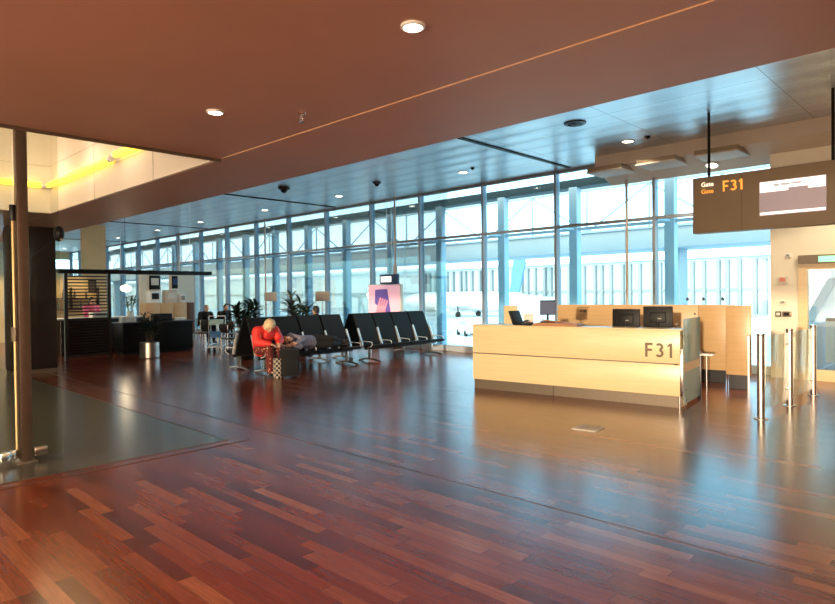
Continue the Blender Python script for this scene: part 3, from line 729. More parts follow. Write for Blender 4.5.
def head(m, c, fwd, up):
    fwd = fwd.normalized(); side = up.cross(fwd).normalized(); up = fwd.cross(side).normalized()
    rt = Matrix((fwd, side, up)).transposed()
    def P(a, b, cc): return c + rt @ V(a, b, cc)
    m.ell(c, (.098, .076, .112), rt); m.ell(P(.028, 0, -.055), (.066, .056, .068), rt)
    m.cap(P(.088, 0, .012), .011, P(.108, 0, -.022), .016); m.ell(P(.082, 0, -.062), (.016, .026, .009), rt)
    m.ell(P(.078, 0, -.092), (.022, .024, .018), rt)
    for s in (1, -1): m.ell(P(-.005, s * .078, -.015), (.022, .010, .032), rt)
    return P, rt
def person(name, label, J, cloth, hairmat, group=None, vox=.0085, hair='short', base=None):
    """J: joints in world space. cloth: list of (part name, material, list of chains, extra ellipsoids)"""
    t0 = base if base is not None else J['pelvis'] * 1.0
    m = MB()
    m.chain([J['pelvis'], J['waist'], J['chest']], [.135, .118, .135])
    m.cap(J['shL'], .062, J['shR'], .062); m.cap(J['chest'], .12, (J['shL'] + J['shR']) / 2, .085)
    m.chain([(J['shL'] + J['shR']) / 2, J['neck'], J['head']], [.075, .054, .056])
    for s in 'LR':
        m.chain([J['sh' + s], J['el' + s], J['wr' + s]], [.055, .042, .028])
        m.chain([J['hip' + s], J['kn' + s], J['an' + s]], [.085, .058, .040])
        m.chain([J['an' + s], J['toe' + s]], [.040, .030])
        hand(m, J['wr' + s], J.get('hd' + s, J['wr' + s] - J['el' + s]), J.get('hu' + s, V(0, 0, 1)), .45)
    P, rt = head(m, J['head'], J['fwd'], J['up'])
    body = m.build(name, MT['skin'], remesh=vox, origin=t0); tag(body, label, 'person', group)
    inv = -Vector(t0)
    def child(mb, nm, mat, rm=None, par=body):
        bmesh.ops.translate(mb.bm, vec=inv, verts=mb.bm.verts); return mb.build(nm, mat, par, remesh=rm)
    for nm, mat, chains in cloth:
        m = MB()
        for pts, rs in chains: m.chain(pts, rs)
        child(m, nm, mat, .012)
    m = MB()
    if hair == 'bob':
        m.ell(P(-.022, 0, .030), (.122, .116, .122), rt); m.ell(P(-.05, 0, -.05), (.085, .105, .09), rt)
        for s in (1, -1): m.ell(P(.015, s * .080, -.02), (.055, .032, .08), rt)
    elif hair == 'long':
        m.ell(P(-.022, 0, .020), (.10, .086, .108), rt); m.ell(P(-.06, 0, -.10), (.05, .08, .13), rt)
    else:
        m.ell(P(-.020, 0, .022), (.094, .082, .104), rt); m.ell(P(-.045, 0, -.03), (.058, .072, .06), rt)
    child(m, 'hair', hairmat, .012)
    m = MB()
    for s in (1, -1): m.ell(P(.086, s * .031, .012), (.010, .013, .008), rt, 2)
    child(m, 'eyes', MT['black'])
    return body

# the woman in red, bent forward, hands in her lap
wy = 6.98
J = dict(pelvis=V(-11.25, wy, .53), waist=V(-11.22, wy, .68), chest=V(-11.12, wy, .84), neck=V(-10.98, wy + .0, .97), head=V(-10.90, wy - .02, 1.02),
         fwd=V(.72, -.12, -.68), up=V(.68, 0, .72),
         shL=V(-11.07, wy + .20, .91), shR=V(-11.07, wy - .20, .91), elL=V(-10.98, wy + .27, .70), elR=V(-11.0, wy - .26, .70),
         wrL=V(-10.80, wy + .12, .66), wrR=V(-10.79, wy - .08, .655), hdL=V(.8, -.5, -.2), hdR=V(.8, .5, -.2),
         hipL=V(-11.2, wy + .09, .52), hipR=V(-11.2, wy - .09, .52), knL=V(-10.80, wy + .12, .56), knR=V(-10.80, wy - .10, .56),
         anL=V(-10.80, wy + .10, .10), anR=V(-10.77, wy - .09, .10), toeL=V(-10.66, wy + .12, .035), toeR=V(-10.62, wy - .10, .035))
def C(*ks): return [J[k] for k in ks]
coat = [(C('pelvis', 'waist', 'chest'), [.175, .19, .20]), (C('shL', 'shR'), [.115, .115]), (C('chest', 'neck'), [.18, .09]),
        ([J['shL'], J['elL'], J['wrL'] * .94 + J['elL'] * .06], [.115, .095, .062]), ([J['shR'], J['elR'], J['wrR'] * .94 + J['elR'] * .06], [.115, .095, .062])]
def split_legs(rs, a, b): return [(C('pelvis'), rs)]
skirt = [(C('hipL', 'knL', 'anL'), [.115, .095, .075]), (C('hipR', 'knR', 'anR'), [.115, .095, .075])]
shoes = lambda j: [([j['anL'] - V(0, 0, .03), j['toeL']], [.050, .036]), ([j['anR'] - V(0, 0, .03), j['toeR']], [.050, .036])]
person('person', 'person in a red jacket and spotted trousers bent forward on the end seat', J,
       [('jacket', MT['red'], coat), ('trousers', MT['skirt'], skirt), ('shoes', MT['darkcloth'], shoes(J))], MT['blonde'], hair='bob', base=V(-11.1, wy, 0))
MB().cap((-10.99, wy - .12, 1.0), .02, (-10.93, wy - .10, .93), .016).build('x', MT['red']) if False else None

# the sleeper stretched over three seats
ly = 7.48
J = dict(pelvis=V(-11.15, ly + .70, .60), waist=V(-11.14, ly + .50, .62), chest=V(-11.13, ly + .30, .63), neck=V(-11.10, ly + .10, .66), head=V(-11.04, ly - .02, .70),
         fwd=V(.75, -.1, .45), up=V(-.15, -1, .25),
         shL=V(-11.16, ly + .16, .76), shR=V(-11.08, ly + .16, .56), elL=V(-10.95, ly + .36, .68), elR=V(-10.93, ly + .25, .54),
         wrL=V(-10.88, ly + .12, .62), wrR=V(-10.90, ly + .02, .56), hdL=V(.1, -1, 0), hdR=V(0, -1, .2), huL=V(1, 0, .3), huR=V(1, 0, .3),
         hipL=V(-11.16, ly + .76, .66), hipR=V(-11.12, ly + .76, .55), knL=V(-10.98, ly + 1.14, .66), knR=V(-10.97, ly + 1.14, .54),
         anL=V(-11.12, ly + 1.50, .56), anR=V(-11.10, ly + 1.50, .49), toeL=V(-11.0, ly + 1.62, .56), toeR=V(-10.98, ly + 1.62, .50))
top = [(C('pelvis', 'waist', 'chest'), [.155, .145, .16]), (C('shL', 'shR'), [.085, .085]), (C('chest', 'neck'), [.14, .07]),
       ([J['shL'], J['elL'], J['wrL'] * .9 + J['elL'] * .1], [.08, .062, .045]), ([J['shR'], J['elR'], J['wrR'] * .9 + J['elR'] * .1], [.08, .062, .045])]
trs = [([J['pelvis'] + V(0, .05, 0)] * 2, [.15, .15]), (C('hipL', 'knL', 'anL'), [.105, .078, .055]), (C('hipR', 'knR', 'anR'), [.105, .078, .055])]
person('person', 'person in a grey top and dark trousers lying asleep across the seats', J,
       [('jumper', MT['greytop'], top), ('trousers', MT['darkcloth'], trs), ('shoes', MT['black'], [([J['anL'], J['toeL']], [.05, .038]), ([J['anR'], J['toeR']], [.05, .038])])], MT['brownhair'], base=V(-11.13, ly + .5, .43))
o = MB().ell((0, 0, .1), (.13, .17, .10), sub=3).ell((.05, .06, .13), (.09, .10, .08)).build('head_pillow', MT['paper'], loc=(-11.12, 7.42, .41), remesh=.015)
tag(o, 'crumpled pinkish pillow bundle under the head of the sleeping person', 'pillow')

def seated(name, label, x, y, z, rz, topmat, legmat, hairmat, hair='short', lean=0.0, group=None):
    q = Matrix.Rotation(rz, 3, 'Z')
    def W(a, b, c): v = q @ V(a, b, c); return V(x + v.x, y + v.y, z + v.z)
    J = dict(pelvis=W(0, 0, .12), waist=W(.02 + lean * .2, 0, .28), chest=W(.03 + lean * .6, 0, .46), neck=W(.05 + lean, 0, .64), head=W(.075 + lean * 1.3, 0, .755),
             fwd=q @ V(1, 0, -.15), up=q @ V(.15, 0, 1),
             shL=W(.03 + lean * .8, .19, .56), shR=W(.03 + lean * .8, -.19, .56), elL=W(.12, .24, .30), elR=W(.12, -.24, .30), wrL=W(.34, .12, .26), wrR=W(.34, -.12, .26),
             hipL=W(.05, .09, .10), hipR=W(.05, -.09, .10), knL=W(.46, .10, .11), knR=W(.46, -.10, .11), anL=W(.44, .10, -.36), anR=W(.44, -.10, -.36), toeL=W(.58, .11, -.415), toeR=W(.58, -.11, -.415))
    for s in 'LR': J['hd' + s] = q @ V(1, 0, -.1)
    g = lambda *k: [J[i] for i in k]
    tp = [(g('pelvis', 'waist', 'chest'), [.155, .148, .16]), (g('shL', 'shR'), [.085, .085]), (g('chest', 'neck'), [.15, .065]),
          ([J['shL'], J['elL'], J['wrL'] * .93 + J['elL'] * .07], [.085, .066, .045]), ([J['shR'], J['elR'], J['wrR'] * .93 + J['elR'] * .07], [.085, .066, .045])]
    lg = [(g('hipL', 'knL', 'anL'), [.105, .078, .055]), (g('hipR', 'knR', 'anR'), [.105, .078, .055])]
    return person(name, label, J, [('top', topmat, tp), ('trousers', legmat, lg), ('shoes', MT['black'], shoes(J))], hairmat, group, .011, hair, base=W(0, 0, -.45))
seated('person', 'dark haired person in black seated behind the seat backs, facing the windows', -12.42, 9.32, .50, PI, MT['darkcloth'], MT['darkcloth'], MT['darkhair'])

# suitcase with checked bag
t = thing('suitcase', 'upright black suitcase standing by the knees of the woman in red', 'suitcase', (-10.42, 7.10, 0), -.35)
MB().box2((-.13, -.18, .03), (.13, .18, .56), .03).build('shell', MT['darkcloth'], t)
MB().box2((.13, -.15, .10), (.15, .15, .40), .01).build('front_pocket', MT['darkcloth'], t)
MB().tube([(0, -.07, .55), (0, -.07, .60), (0, .07, .60), (0, .07, .55)], .012).build('handle', MT['black'], t)
for sx in (-.1, .1):
    for sy in (-.14, .14): MB().cyl((sx - .012, sy, .03), (sx + .012, sy, .03), .03, n=14).build('wheel', MT['rubber'], t)
t = thing('checked_bag', 'small black and white checked bag between the feet and the suitcase', 'bag', (-10.46, 6.84, 0), -.35)
MB().box2((-.07, -.07, 0), (.07, .07, .40), .02).build('body', MT['check'], t)
MB().tube([(-.04, 0, .39), (-.03, 0, .47), (.03, 0, .47), (.04, 0, .39)], .008).build('strap', MT['black'], t)

# ------------------------------------------------------------------ poster stand and hanging display
t = thing('poster_stand', 'pink illuminated poster stand showing a hand with a phone', 'poster stand', (-13.6, 12.75, 0))
MB().box2((-.71, -.06, .45), (.71, .06, 1.94), .01).build('housing', MT['white'], t)
MB().box2((-.68, -.066, .50), (.68, -.06, 1.91)).build('poster', MT['poster_pink'], t)
po = kids(t)[-1]
m = MB(); m.prism([(-.40, 1.36), (-.38, 1.78), (.16, 1.80), (.20, 1.55), (.08, 1.28), (-.25, 1.28)], 'y', -.070, -.066); m.prism([(.02, 1.45), (.20, 1.60), (.30, 1.1), (.26, .55), (.12, .55)], 'y', -.0705, -.066); m.build('printed_phone', MT['poster_purple'], po)
m = MB()
for k in range(4): x = -.33 + k * .1; m.prism([(x, 1.14), (x + .16, 1.56 - .03 * k), (x + .22, 1.53 - .03 * k), (x + .09, 1.14)], 'y', -.073, -.0705)
m.prism([(-.36, .52), (-.33, 1.16), (.08, 1.16), (.0, .52)], 'y', -.073, -.0705); m.build('printed_hand', MT['poster_red'], po)
for x in (-.55, .55): MB().box2((x - .04, -.2, 0), (x + .04, .2, .45), .01).build('foot', MT['plinth'], t)
t = thing('direction_sign', 'small dark blue box sign with a white lit window above the pink poster', 'sign', (-13.25, 12.6, 1.94))
MB().box2((-.36, -.06, 0), (.36, .06, .29), .008).build('housing', MT['navy'], t)
MB().box2((-.31, -.064, .06), (.14, -.06, .23)).build('display', MT['led'], t)
for x in (-.1, .1): MB().cyl((x, 0, .29), (x, 0, H2 - 1.94), .008, n=8).build('hanging_cable', MT['steel'], t)

# painted tie rods in front of the facade
for i, (x, lab) in enumerate(((-6.08, 'thin painted tie rod behind the counter monitors'), (-13.46, 'thin painted tie rod rising beside the pink poster'), (-20.66, 'thin painted tie rod behind the tall plants'), (-28.0, 'thin painted tie rod at the cafe end of the windows'))):
    t = thing('tie_rod', lab, 'rod', (x, WY - .2, 0), 0, 'tie rods along the facade')
    MB().cyl((0, 0, 0), (0, 0, 4.12 if i == 0 else H2), .030, n=14).build('rod', MT['rod'], t)
    if i == 1: MB().lathe([(.032, 2.15), (.065, 2.2), (.07, 2.35), (.065, 2.5), (.032, 2.56)]).build('turnbuckle', MT['rod'], t)
    MB().lathe([(.08, 0), (.08, .02), (.032, .05)]).build('base_plate', MT['steel'], t)

# little square signs on stands
for x, y, lab in ((-17.75, 11.4, 'small beige square sign on a thin stand left of the right tall plant'), (-15.2, 11.6, 'small beige square sign on a thin stand right of the tall plants')):
    t = thing('stand_sign', lab, 'sign', (x, y, 0), .7)
    MB().box((0, 0, 1.60), (.44, .03, .30), .006).build('board', MT['offwhite'], t)
    MB().cyl((0, 0, .02), (0, 0, 1.45), .014).build('pole', MT['steel'], t); MB().lathe([(.18, 0), (.18, .012), (.02, .03)]).build('foot', MT['steel'], t)

# ------------------------------------------------------------------ plants
def plant(name, label, loc, h, pot_r, pot_h, potmat, nstem, nleaf, ll, lw, leafmat, spread, droop, seed, up=.7, group=None):
    random.seed(seed)
    t = thing(name, label, 'plant', loc, 0, group)
    MB().lathe([(pot_r * .92, 0), (pot_r, .02), (pot_r, pot_h), (pot_r * .94, pot_h), (pot_r * .94, pot_h - .05)]).build('pot', potmat, t)
    MB().lathe([(0, pot_h - .04), (pot_r * .94, pot_h - .05)]).build('soil', MT['soil'], t)
    ms, ml = MB(), MB()
    for k in range(nstem):
        a = 2 * PI * k / nstem + random.uniform(-.4, .4); e = spread * random.uniform(.5, 1)
        top = Vector((math.cos(a) * e, math.sin(a) * e, h * random.uniform(.72, 1) - ll * .35)); b = Vector((math.cos(a) * .05, math.sin(a) * .05, pot_h - .05))
        mid = (b + top) / 2 + Vector((0, 0, .05)); ms.tube([b, mid, top], .012, 7)
        for j in range(nleaf):
            f = .45 + .55 * j / nleaf; p = b.lerp(top, f) if f < .98 else top
            th = random.uniform(0, 2 * PI); d = Vector((math.cos(th), math.sin(th), random.uniform(.1, up) + .5 * f))
            ml.blade(p, d, None, ll * random.uniform(.7, 1.1), lw * random.uniform(.7, 1.1), droop)
    ms.build('stem', MT['bark'], t); o = ml.build('foliage', leafmat, t); return t
plant('potted_plant', 'tall spiky green plant behind the seats, left of the two', (-14.2, 8.33, 0), 1.82, .22, .5, MT['darkwall'], 9, 24, .46, .075, MT['leaf'], .40, .9, 3, 1.0)
plant('potted_plant', 'tall spiky green plant behind the seats, right of the two', (-14.2, 9.98, 0), 1.88, .22, .5, MT['darkwall'], 8, 22, .46, .075, MT['leaf'], .42, .9, 9, 1.0)
plant('potted_plant', 'bushy dark plant in a wide polished steel pot by the cafe', (-16.67, 6.90, 0), 1.30, .25, .42, MT['steel'], 11, 18, .28, .05, MT['leaf2'], .34, .8, 5, 1.0)
plant('potted_plant', 'green plant on the cafe counter under the globe lamp', (-20.0, 7.70, 1.04), .72, .10, .16, MT['offwhite'], 5, 12, .26, .05, MT['leaf'], .16, .9, 12, 1.0)

# ------------------------------------------------------------------ cafe
m = MB(); m.box2((-27.2, 5.0, 0), (-27, 9.45, 2.5)); m.box2((-27.2, 8.55, 2.5), (-27, 9.45, H2)); struct('wall_cafe', m, MT['yellowbrown'])
m = MB(); m.box2((-23.2, 9.25, 0), (-23.0, 9.98, 2.5)); m.box2((-23.2, 10.38, 0), (-23.0, 11.3, 2.5)); struct('wall_cafe_pier', m, MT['cream'])
# slatted screen, running away from the column
SXc = -17.75
t = thing('slatted_screen', 'tall dark slatted wooden screen at the edge of the cafe', 'screen', (SXc, 5.2, 0))
for y in (0, 1.07): MB().box2((-.05, y - .04, 0), (.05, y + .04, 2.30), .005).build('post', MT['wdark'], t)
MB().box2((-.05, .04, .06), (.05, 1.03, .14)).build('bottom_rail', MT['wdark'], t)
MB().box2((-.05, .04, 1.02), (.05, 1.03, 1.10)).build('middle_rail', MT['wdark'], t)
MB().box2((-.012, .04, .14), (.0, 1.03, 1.02)).build('backing_board', MT['black'], t)
for k in range(11): z = .20 + k * .075; MB().box((.012, .535, z), (.03, .99, .045), .004, rot=rotm('Y', 12)).build('lower_slat', MT['wdark'], t)
for k in range(13): z = 1.19 + k * .085; MB().box((.0, .535, z), (.03, .99, .034), .004).build('upper_slat', MT['wdark'], t)
t = thing('canopy_beam', 'long dark beam running over the cafe from the slatted screen', 'beam', (SXc, 5.0, 2.30))
MB().box2((-.06, 0, 0), (.06, 4.25, .10), .006).build('beam', MT['black'], t)
MB().box2((-.035, .03, -.02), (.035, 4.2, 0)).build('rail', MT['wdark'], t)
MB().box2((-.065, 4.25, -.005), (.065, 4.27, .105)).build('end_cap', MT['darksteel'], t)
for y in (1.6, 3.6): MB().cyl((0, y, .1), (0, y, H2 - 2.3), .006, n=8).build('hanging_cable', MT['steel'], t)

def bar(name, label, x, y0, y1, h, d, front, top):
    t = thing(name, label, 'bar counter', (x, y0, 0))
    L_ = y1 - y0
    MB().box2((-d, 0, .08), (0, L_, h - .04), .004).build('body', front, t)
    MB().box2((-d - .04, -.03, h - .04), (.06, L_ + .03, h), .006).build('worktop', top, t)
    MB().box2((-d + .05, .02, 0), (-.04, L_ - .02, .08)).build('plinth', MT['black'], t)
    n = int(L_ / .6)
    for k in range(1, n): MB().box2((-.002, k * L_ / n - .004, .1), (.003, k * L_ / n + .004, h - .06)).build('panel_joint', MT['black'], t)
    return t
bar('bar_counter', 'long black cafe bar counter behind the potted plant', -17.95, 6.70, 8.75, .92, .7, MT['darkwall'], MT['darksteel'])
bar('bar_counter', 'brown cafe serving counter behind the slatted screen', -19.6, 4.9, 8.0, 1.04, .7, MT['wdark'], MT['offwhite'])
t = thing('back_bar_cabinet', 'pale maple cabinet standing against the window side of the cafe', 'cabinet', (-22.0, 9.0, 0))
MB().box2((-.5, 0, .08), (0, 1.52, 1.42), .005).build('body', MT['wnbar'], t)
for k in range(3): MB().box2((.0, .02 + k * .5, .12), (.018, .49 + k * .5, 1.38), .003).build('door', MT['wnbar'], t)
MB().box2((-.5, 1.52, .08), (.02, 1.80, 1.42), .004).build('side_shelf', MT['wallwarm'], t)
MB().box2((-.48, .02, 0), (-.03, 1.5, .08)).build('plinth', MT['black'], t)
def boxthing(name, label, cat, loc, d, mat, mat2, rz=0):
    t = thing(name, label, cat, loc, rz)
    MB().box((0, 0, d[2] / 2), d, .01).build('body', mat, t); MB().box((d[0] / 2 + .003, 0, d[2] * .55), (.006, d[1] * .7, d[2] * .5)).build('front_plate', mat2, t); return t
boxthing('coffee_machine', 'white and dark coffee machine on the left end of the maple cabinet', 'coffee machine', (-22.2, 9.35, 1.42), (.4, .36, .44), MT['white'], MT['black'])
boxthing('carton', 'tan cardboard carton standing in the middle of the maple cabinet', 'box', (-22.2, 9.95, 1.42), (.34, .42, .46), MT['ceil_beige'], MT['offwhite'])
boxthing('carton', 'small white carton at the right end of the maple cabinet', 'box', (-22.2, 10.4, 1.42), (.3, .2, .30), MT['white'], MT['greymark'])
boxthing('menu_board', 'black menu board with pale print hanging left on the cafe pier', 'board', (-22.98, 9.75, 1.92), (.04, .40, .52), MT['black'], MT['offwhite'])
boxthing('menu_board', 'narrow black menu board hanging right on the cafe pier', 'board', (-22.98, 10.52, 1.95), (.04, .22, .48), MT['black'], MT['navy'])
boxthing('microwave', 'dark microwave oven on the black bar counter', 'microwave', (-18.3, 7.95, .92), (.36, .50, .22), MT['black'], MT['darksteel'])
boxthing('napkin_box', 'white napkin box on the black bar counter near the slatted screen', 'box', (-18.25, 6.95, .92), (.24, .40, .17), MT['white'], MT['offwhite'])
boxthing('cake_tray', 'low white cake tray on the black bar counter right of the microwave', 'tray', (-18.3, 8.45, .92), (.34, .36, .08), MT['offwhite'], MT['white'])
boxthing('cash_register', 'cream cash register on the serving counter behind the slats', 'cash register', (-19.75, 6.7, 1.04), (.34, .50, .16), MT['offwhite'], MT['greymark'])
def globe(label, loc, r, zc):
    t = thing('globe_lamp', label, 'lamp', loc)
    MB().ell((0, 0, 0), (r * 1.25, r * 1.25, r * .85)).build('globe', MT['globe'], t)
    MB().cyl((0, 0, r * .8), (0, 0, r * .8 + .06), .03).build('cap', MT['steel'], t)
    MB().cyl((0, 0, r * .8), (0, 0, zc - loc[2]), .006, n=8).build('cord', MT['black'], t)
globe('glowing white flattened globe lamp hanging over the cafe counter', (-20.8, 7.88, 1.93), .135, H2)
def table_lamp(label, loc):
    t = thing('table_lamp', label, 'lamp', loc)
    MB().lathe([(.09, 0), (.09, .015), (.015, .03), (.015, .30)]).build('base', MT['bronze'], t)
    MB().lathe([(.16, .26), (.09, .46), (.085, .46), (.155, .26)]).build('lamp_shade', MT['globe'], t)
table_lamp('small lit table lamp with white shade behind the left of the slatted screen', (-19.85, 5.35, 1.04))
# shelf on the cafe wall with bottles
t = thing('wall_shelf', 'dark wall shelf with two boards on the ochre cafe wall', 'shelf', (-27.0, 7.0, 1.15))
for z in (0, .45): MB().box2((0, 0, z), (.28, 2.1, z + .03)).build('shelf_board', MT['wdark'], t)
for y in (.02, 1.05, 2.05): MB().box2((0, y, 0), (.26, y + .03, .9)).build('upright', MT['wdark'], t)
bo = None
for k in range(9):
    y = 7.15 + k * .21; z = 1.18 + (.45 if k % 2 else 0)
    if bo is None:
        bo = thing('bottle', 'x', 'bottle', (0, 0, 0)); MB().lathe([(.04, 0), (.04, .2), (.014, .26), (.014, .32), (0, .32)]).build('body', MT['bronze'], bo); MB().lathe([(.016, .30), (.016, .34), (0, .34)]).build('cap', MT['black'], bo); o = bo
    else: o = copy_tree(bo)
    o.location = (-26.86, y, z); tag(o, 'brown bottle standing on the dark shelf of the ochre cafe wall', 'bottle', 'bottles on the cafe wall shelf')
# a framed panel
for y, w, lab in ((6.2, .5, 'dark framed picture on the ochre cafe wall, left'), (8.9, .3, 'narrow dark framed picture on the ochre cafe wall, right')):
    t = thing('wall_picture', lab, 'picture', (-26.99, y, 2.1)); MB().box((0, 0, 0), (.03, w, .5), .005).build('frame', MT['black'], t); MB().box((.016, 0, 0), (.004, w - .08, .42)).build('print', MT['bronze'], t)
seated('person', 'person in a pink jumper with dark hair behind the slatted screen', -21.0, 6.86, .78, .3, MT['pink'], MT['darkcloth'], MT['darkhair'], 'long')

def stool(x, y, z=.62):
    t = thing('bar_stool', 'x', 'stool', (x, y, 0)); MB().lathe([(0, z), (.19, z), (.2, z - .02), (.19, z - .05), (0, z - .05)]).build('seat', MT['seat'], t)
    for k in range(4):
        a = PI / 4 + k * PI / 2; MB().cyl((math.cos(a) * .14, math.sin(a) * .14, z - .05), (math.cos(a) * .21, math.sin(a) * .21, 0), .012, n=10).build('leg', MT['steel'], t)
    MB().lathe([(.185, .20), (.195, .21), (.185, .22), (.175, .21), (.185, .20)]).build('foot_ring', MT['steel'], t); return t
o = stool(-21.0, 6.86, .74); tag(o, 'stool under the person in pink behind the slatted screen', 'stool')

def make_chair():
    t = thing('cafe_chair', 'x', 'chair')
    MB().box((0, 0, .455), (.42, .42, .04), .015).build('seat', MT['wdark'], t)
    MB().box((-.21, 0, .74), (.03, .42, .26), .012, rot=rotm('Y', -8)).build('backrest', MT['wdark'], t)
    for sx in (-.19, .19):
        for sy in (-.19, .19): MB().cyl((sx, sy, .0), (sx * .98, sy * .98, .44 if sx > 0 else .84), .014, n=10).build('leg', MT['steel'], t)
    MB().cyl((.19, -.19, .22), (.19, .19, .22), .009, n=8).build('stretcher', MT['steel'], t)
    return t
def make_table():
    t = thing('cafe_table', 'x', 'table')
    MB().box((0, 0, .735), (.70, .70, .03), .01).build('tabletop', MT['offwhite'], t)
    MB().cyl((0, 0, .02), (0, 0, .72), .035, n=14).build('column', MT['steel'], t)
    MB().lathe([(.26, 0), (.26, .012), (.05, .035), (0, .035)]).build('base', MT['darksteel'], t)
    return t
ch0, tb0 = make_chair(), make_table()
chairs = [(-18.9, 9.55, -1.0, 'dark cafe chair nearest the end of the black bar counter'), (-20.0, 10.2, .0, 'dark cafe chair under the seated person by the cafe window, left one'), (-20.0, 10.86, .1, 'dark cafe chair under the seated person by the cafe window, right one'),
          (-17.6, 9.75, 2.4, 'dark cafe chair behind the trolley'), (-18.6, 10.9, PI, 'dark cafe chair facing the right seated person'), (-16.6, 10.3, 2.6, 'dark cafe chair nearest the tall plants'), (-18.9, 8.95, 2.2, 'dark cafe chair half hidden by the end of the bar counter'),
          (-15.75, 8.80, 1.5, 'dark cafe chair between the trolley and the left tall plant'), (-17.9, 10.55, .4, 'dark cafe chair standing free behind the trolley, nearer the windows')]
for i, (x, y, r, lab) in enumerate(chairs):
    o = ch0 if i == 0 else copy_tree(ch0); o.location = (x, y, 0); o.rotation_euler = (0, 0, r); tag(o, lab, 'chair', 'cafe chairs')
for i, (x, y, lab) in enumerate(((-19.12, 10.2, 'pale topped cafe table before the left seated person'), (-19.1, 11.0, 'pale topped cafe table before the right seated person'), (-15.9, 9.5, 'pale topped cafe table between the trolley and the seat rows'))):
    o = tb0 if i == 0 else copy_tree(tb0); o.location = (x, y, 0); tag(o, lab, 'table', 'cafe tables')
seated('person', 'person with sandy hair in dark clothes seated by the cafe window', -20.02, 10.2, .475, 0, MT['darkcloth'], MT['darkcloth'], MT['brownhair'], lean=.05)
seated('person', 'dark haired person in dark clothes seated right of the sandy haired one', -20.02, 10.86, .475, .1, MT['darkcloth'], MT['darkcloth'], MT['darkhair'], lean=.12)

# trolley
t = thing('luggage_trolley', 'steel luggage trolley with a blue panel beside the cafe tables', 'trolley', (-17.0, 9.0, 0), -.6)
m = MB()
for s in (-.24, .24): m.tube([(.42, s * .7, .14), (-.25, s, .16), (-.33, s, .55), (-.42, s, 1.0)], .016)
m.tube([(-.42, -.24, 1.0), (-.46, -.24, 1.03), (-.46, .24, 1.03), (-.42, .24, 1.0)], .018); m.build('frame', MT['chrome'], t)
MB().box((.08, 0, .155), (.66, .40, .02), .006).build('platform', MT['steel'], t)
MB().box((-.335, 0, .48), (.012, .36, .20), .004, rot=rotm('Y', -10)).build('blue_panel', MT['blue'], t)
MB().box((-.22, 0, .86), (.26, .40, .16), .01).build('basket', MT['glassfrost'], t)
for x, y in ((-.25, -.22), (-.25, .22), (.36, 0)): MB().cyl((x, y - .018, .07), (x, y + .018, .07), .07, n=16).build('wheel', MT['rubber'], t)

# ------------------------------------------------------------------ dark column at the left
t = thing('clad_column', 'black clad square column touching the brown ceiling by the cafe', 'column', (-15.3, 3.75, 0))
MB().box2((-.45, -.35, .1), (.1, .52, H1), .006).build('cladding', MT['darkwall'], t)
MB().box2((-.43, -.33, 0), (.08, .50, .1)).build('base', MT['plinth'], t)
m = MB(); m.box2((.1, .13, .1), (.104, .14, H1)); m.build('joint', MT['black'], t)

# ------------------------------------------------------------------ glass entrance screen at the left edge
PX, PY = -7.13, 1.69
t = thing('portal_post', 'tall bronze steel post of the glass entrance screen at the left edge', 'post', (PX, PY, 0))
MB().box2((-.05, -.04, .02), (.055, .06, 4.6), .008).build('post', MT['bronze'], t)
MB().box2((-.10, -.09, 0), (.10, .09, .02), .004).build('base_plate', MT['steel'], t)
def leaf(name, label, p0, p1, zt, edge, fits):
    p0, p1 = Vector((*p0, 0)), Vector((*p1, 0)); d = p1 - p0; L_ = d.length; rz = math.atan2(d.y, d.x)
    t = thing(name, label, 'glass panel', p0, rz)
    MB().box2((0, -.006, .03), (L_, .006, zt), .002).build('pane', MT['glassin'], t)
    for a, z in fits: 
        MB().box((a, 0, z), (.12, .05, .09), .01).build('patch_fitting', MT['chrome'], t)
    if edge: 
        for z0, z1 in ((.14, 1.22), (1.36, 2.42)): MB().box2((edge - .006, -.010, z0), (edge + .006, .010, z1)).build('edge_profile', MT['brass'], t)  # steel strip, its sunlit gold is put into the colour
        MB().box2((edge - .02, -.03, 1.22), (edge + .02, .03, 1.36), .004).build('lock', MT['bronze'], t)
        MB().box2((edge - .02, -.02, 2.42), (edge + .02, .02, 2.58), .004).build('upper_pivot', MT['darksteel'], t)
    return t
leaf('glass_door', 'swung glass door leaf with a steel edge strip at the left edge of the photo', (PX - .005, PY - .06), (PX + .60, PY - 1.1), 4.4, .006, [(.06, .1), (.14, .1), (.9, .1)])
leaf('glass_fin', 'narrow clear glass panel between the bronze post and its black ball joint', (PX, PY + .07), (PX, PY + .345), 4.4, None, [(.07, .09)])
t = thing('ball_joint', 'black ball shaped glass bracket with a thin stay at the top of the narrow panel', 'bracket', (PX, PY + .345, 2.32))
MB().ell((0, 0, 0), (.075, .05, .085)).build('ball', MT['black'], t)
MB().tube([(.02, -.03, -.05), (.02, -.26, -.26)], .004, 8).build('stay', MT['darksteel'], t); MB().cyl((.06, 0, -.07), (.085, 0, -.07), .016).build('bolt', MT['chrome'], t)

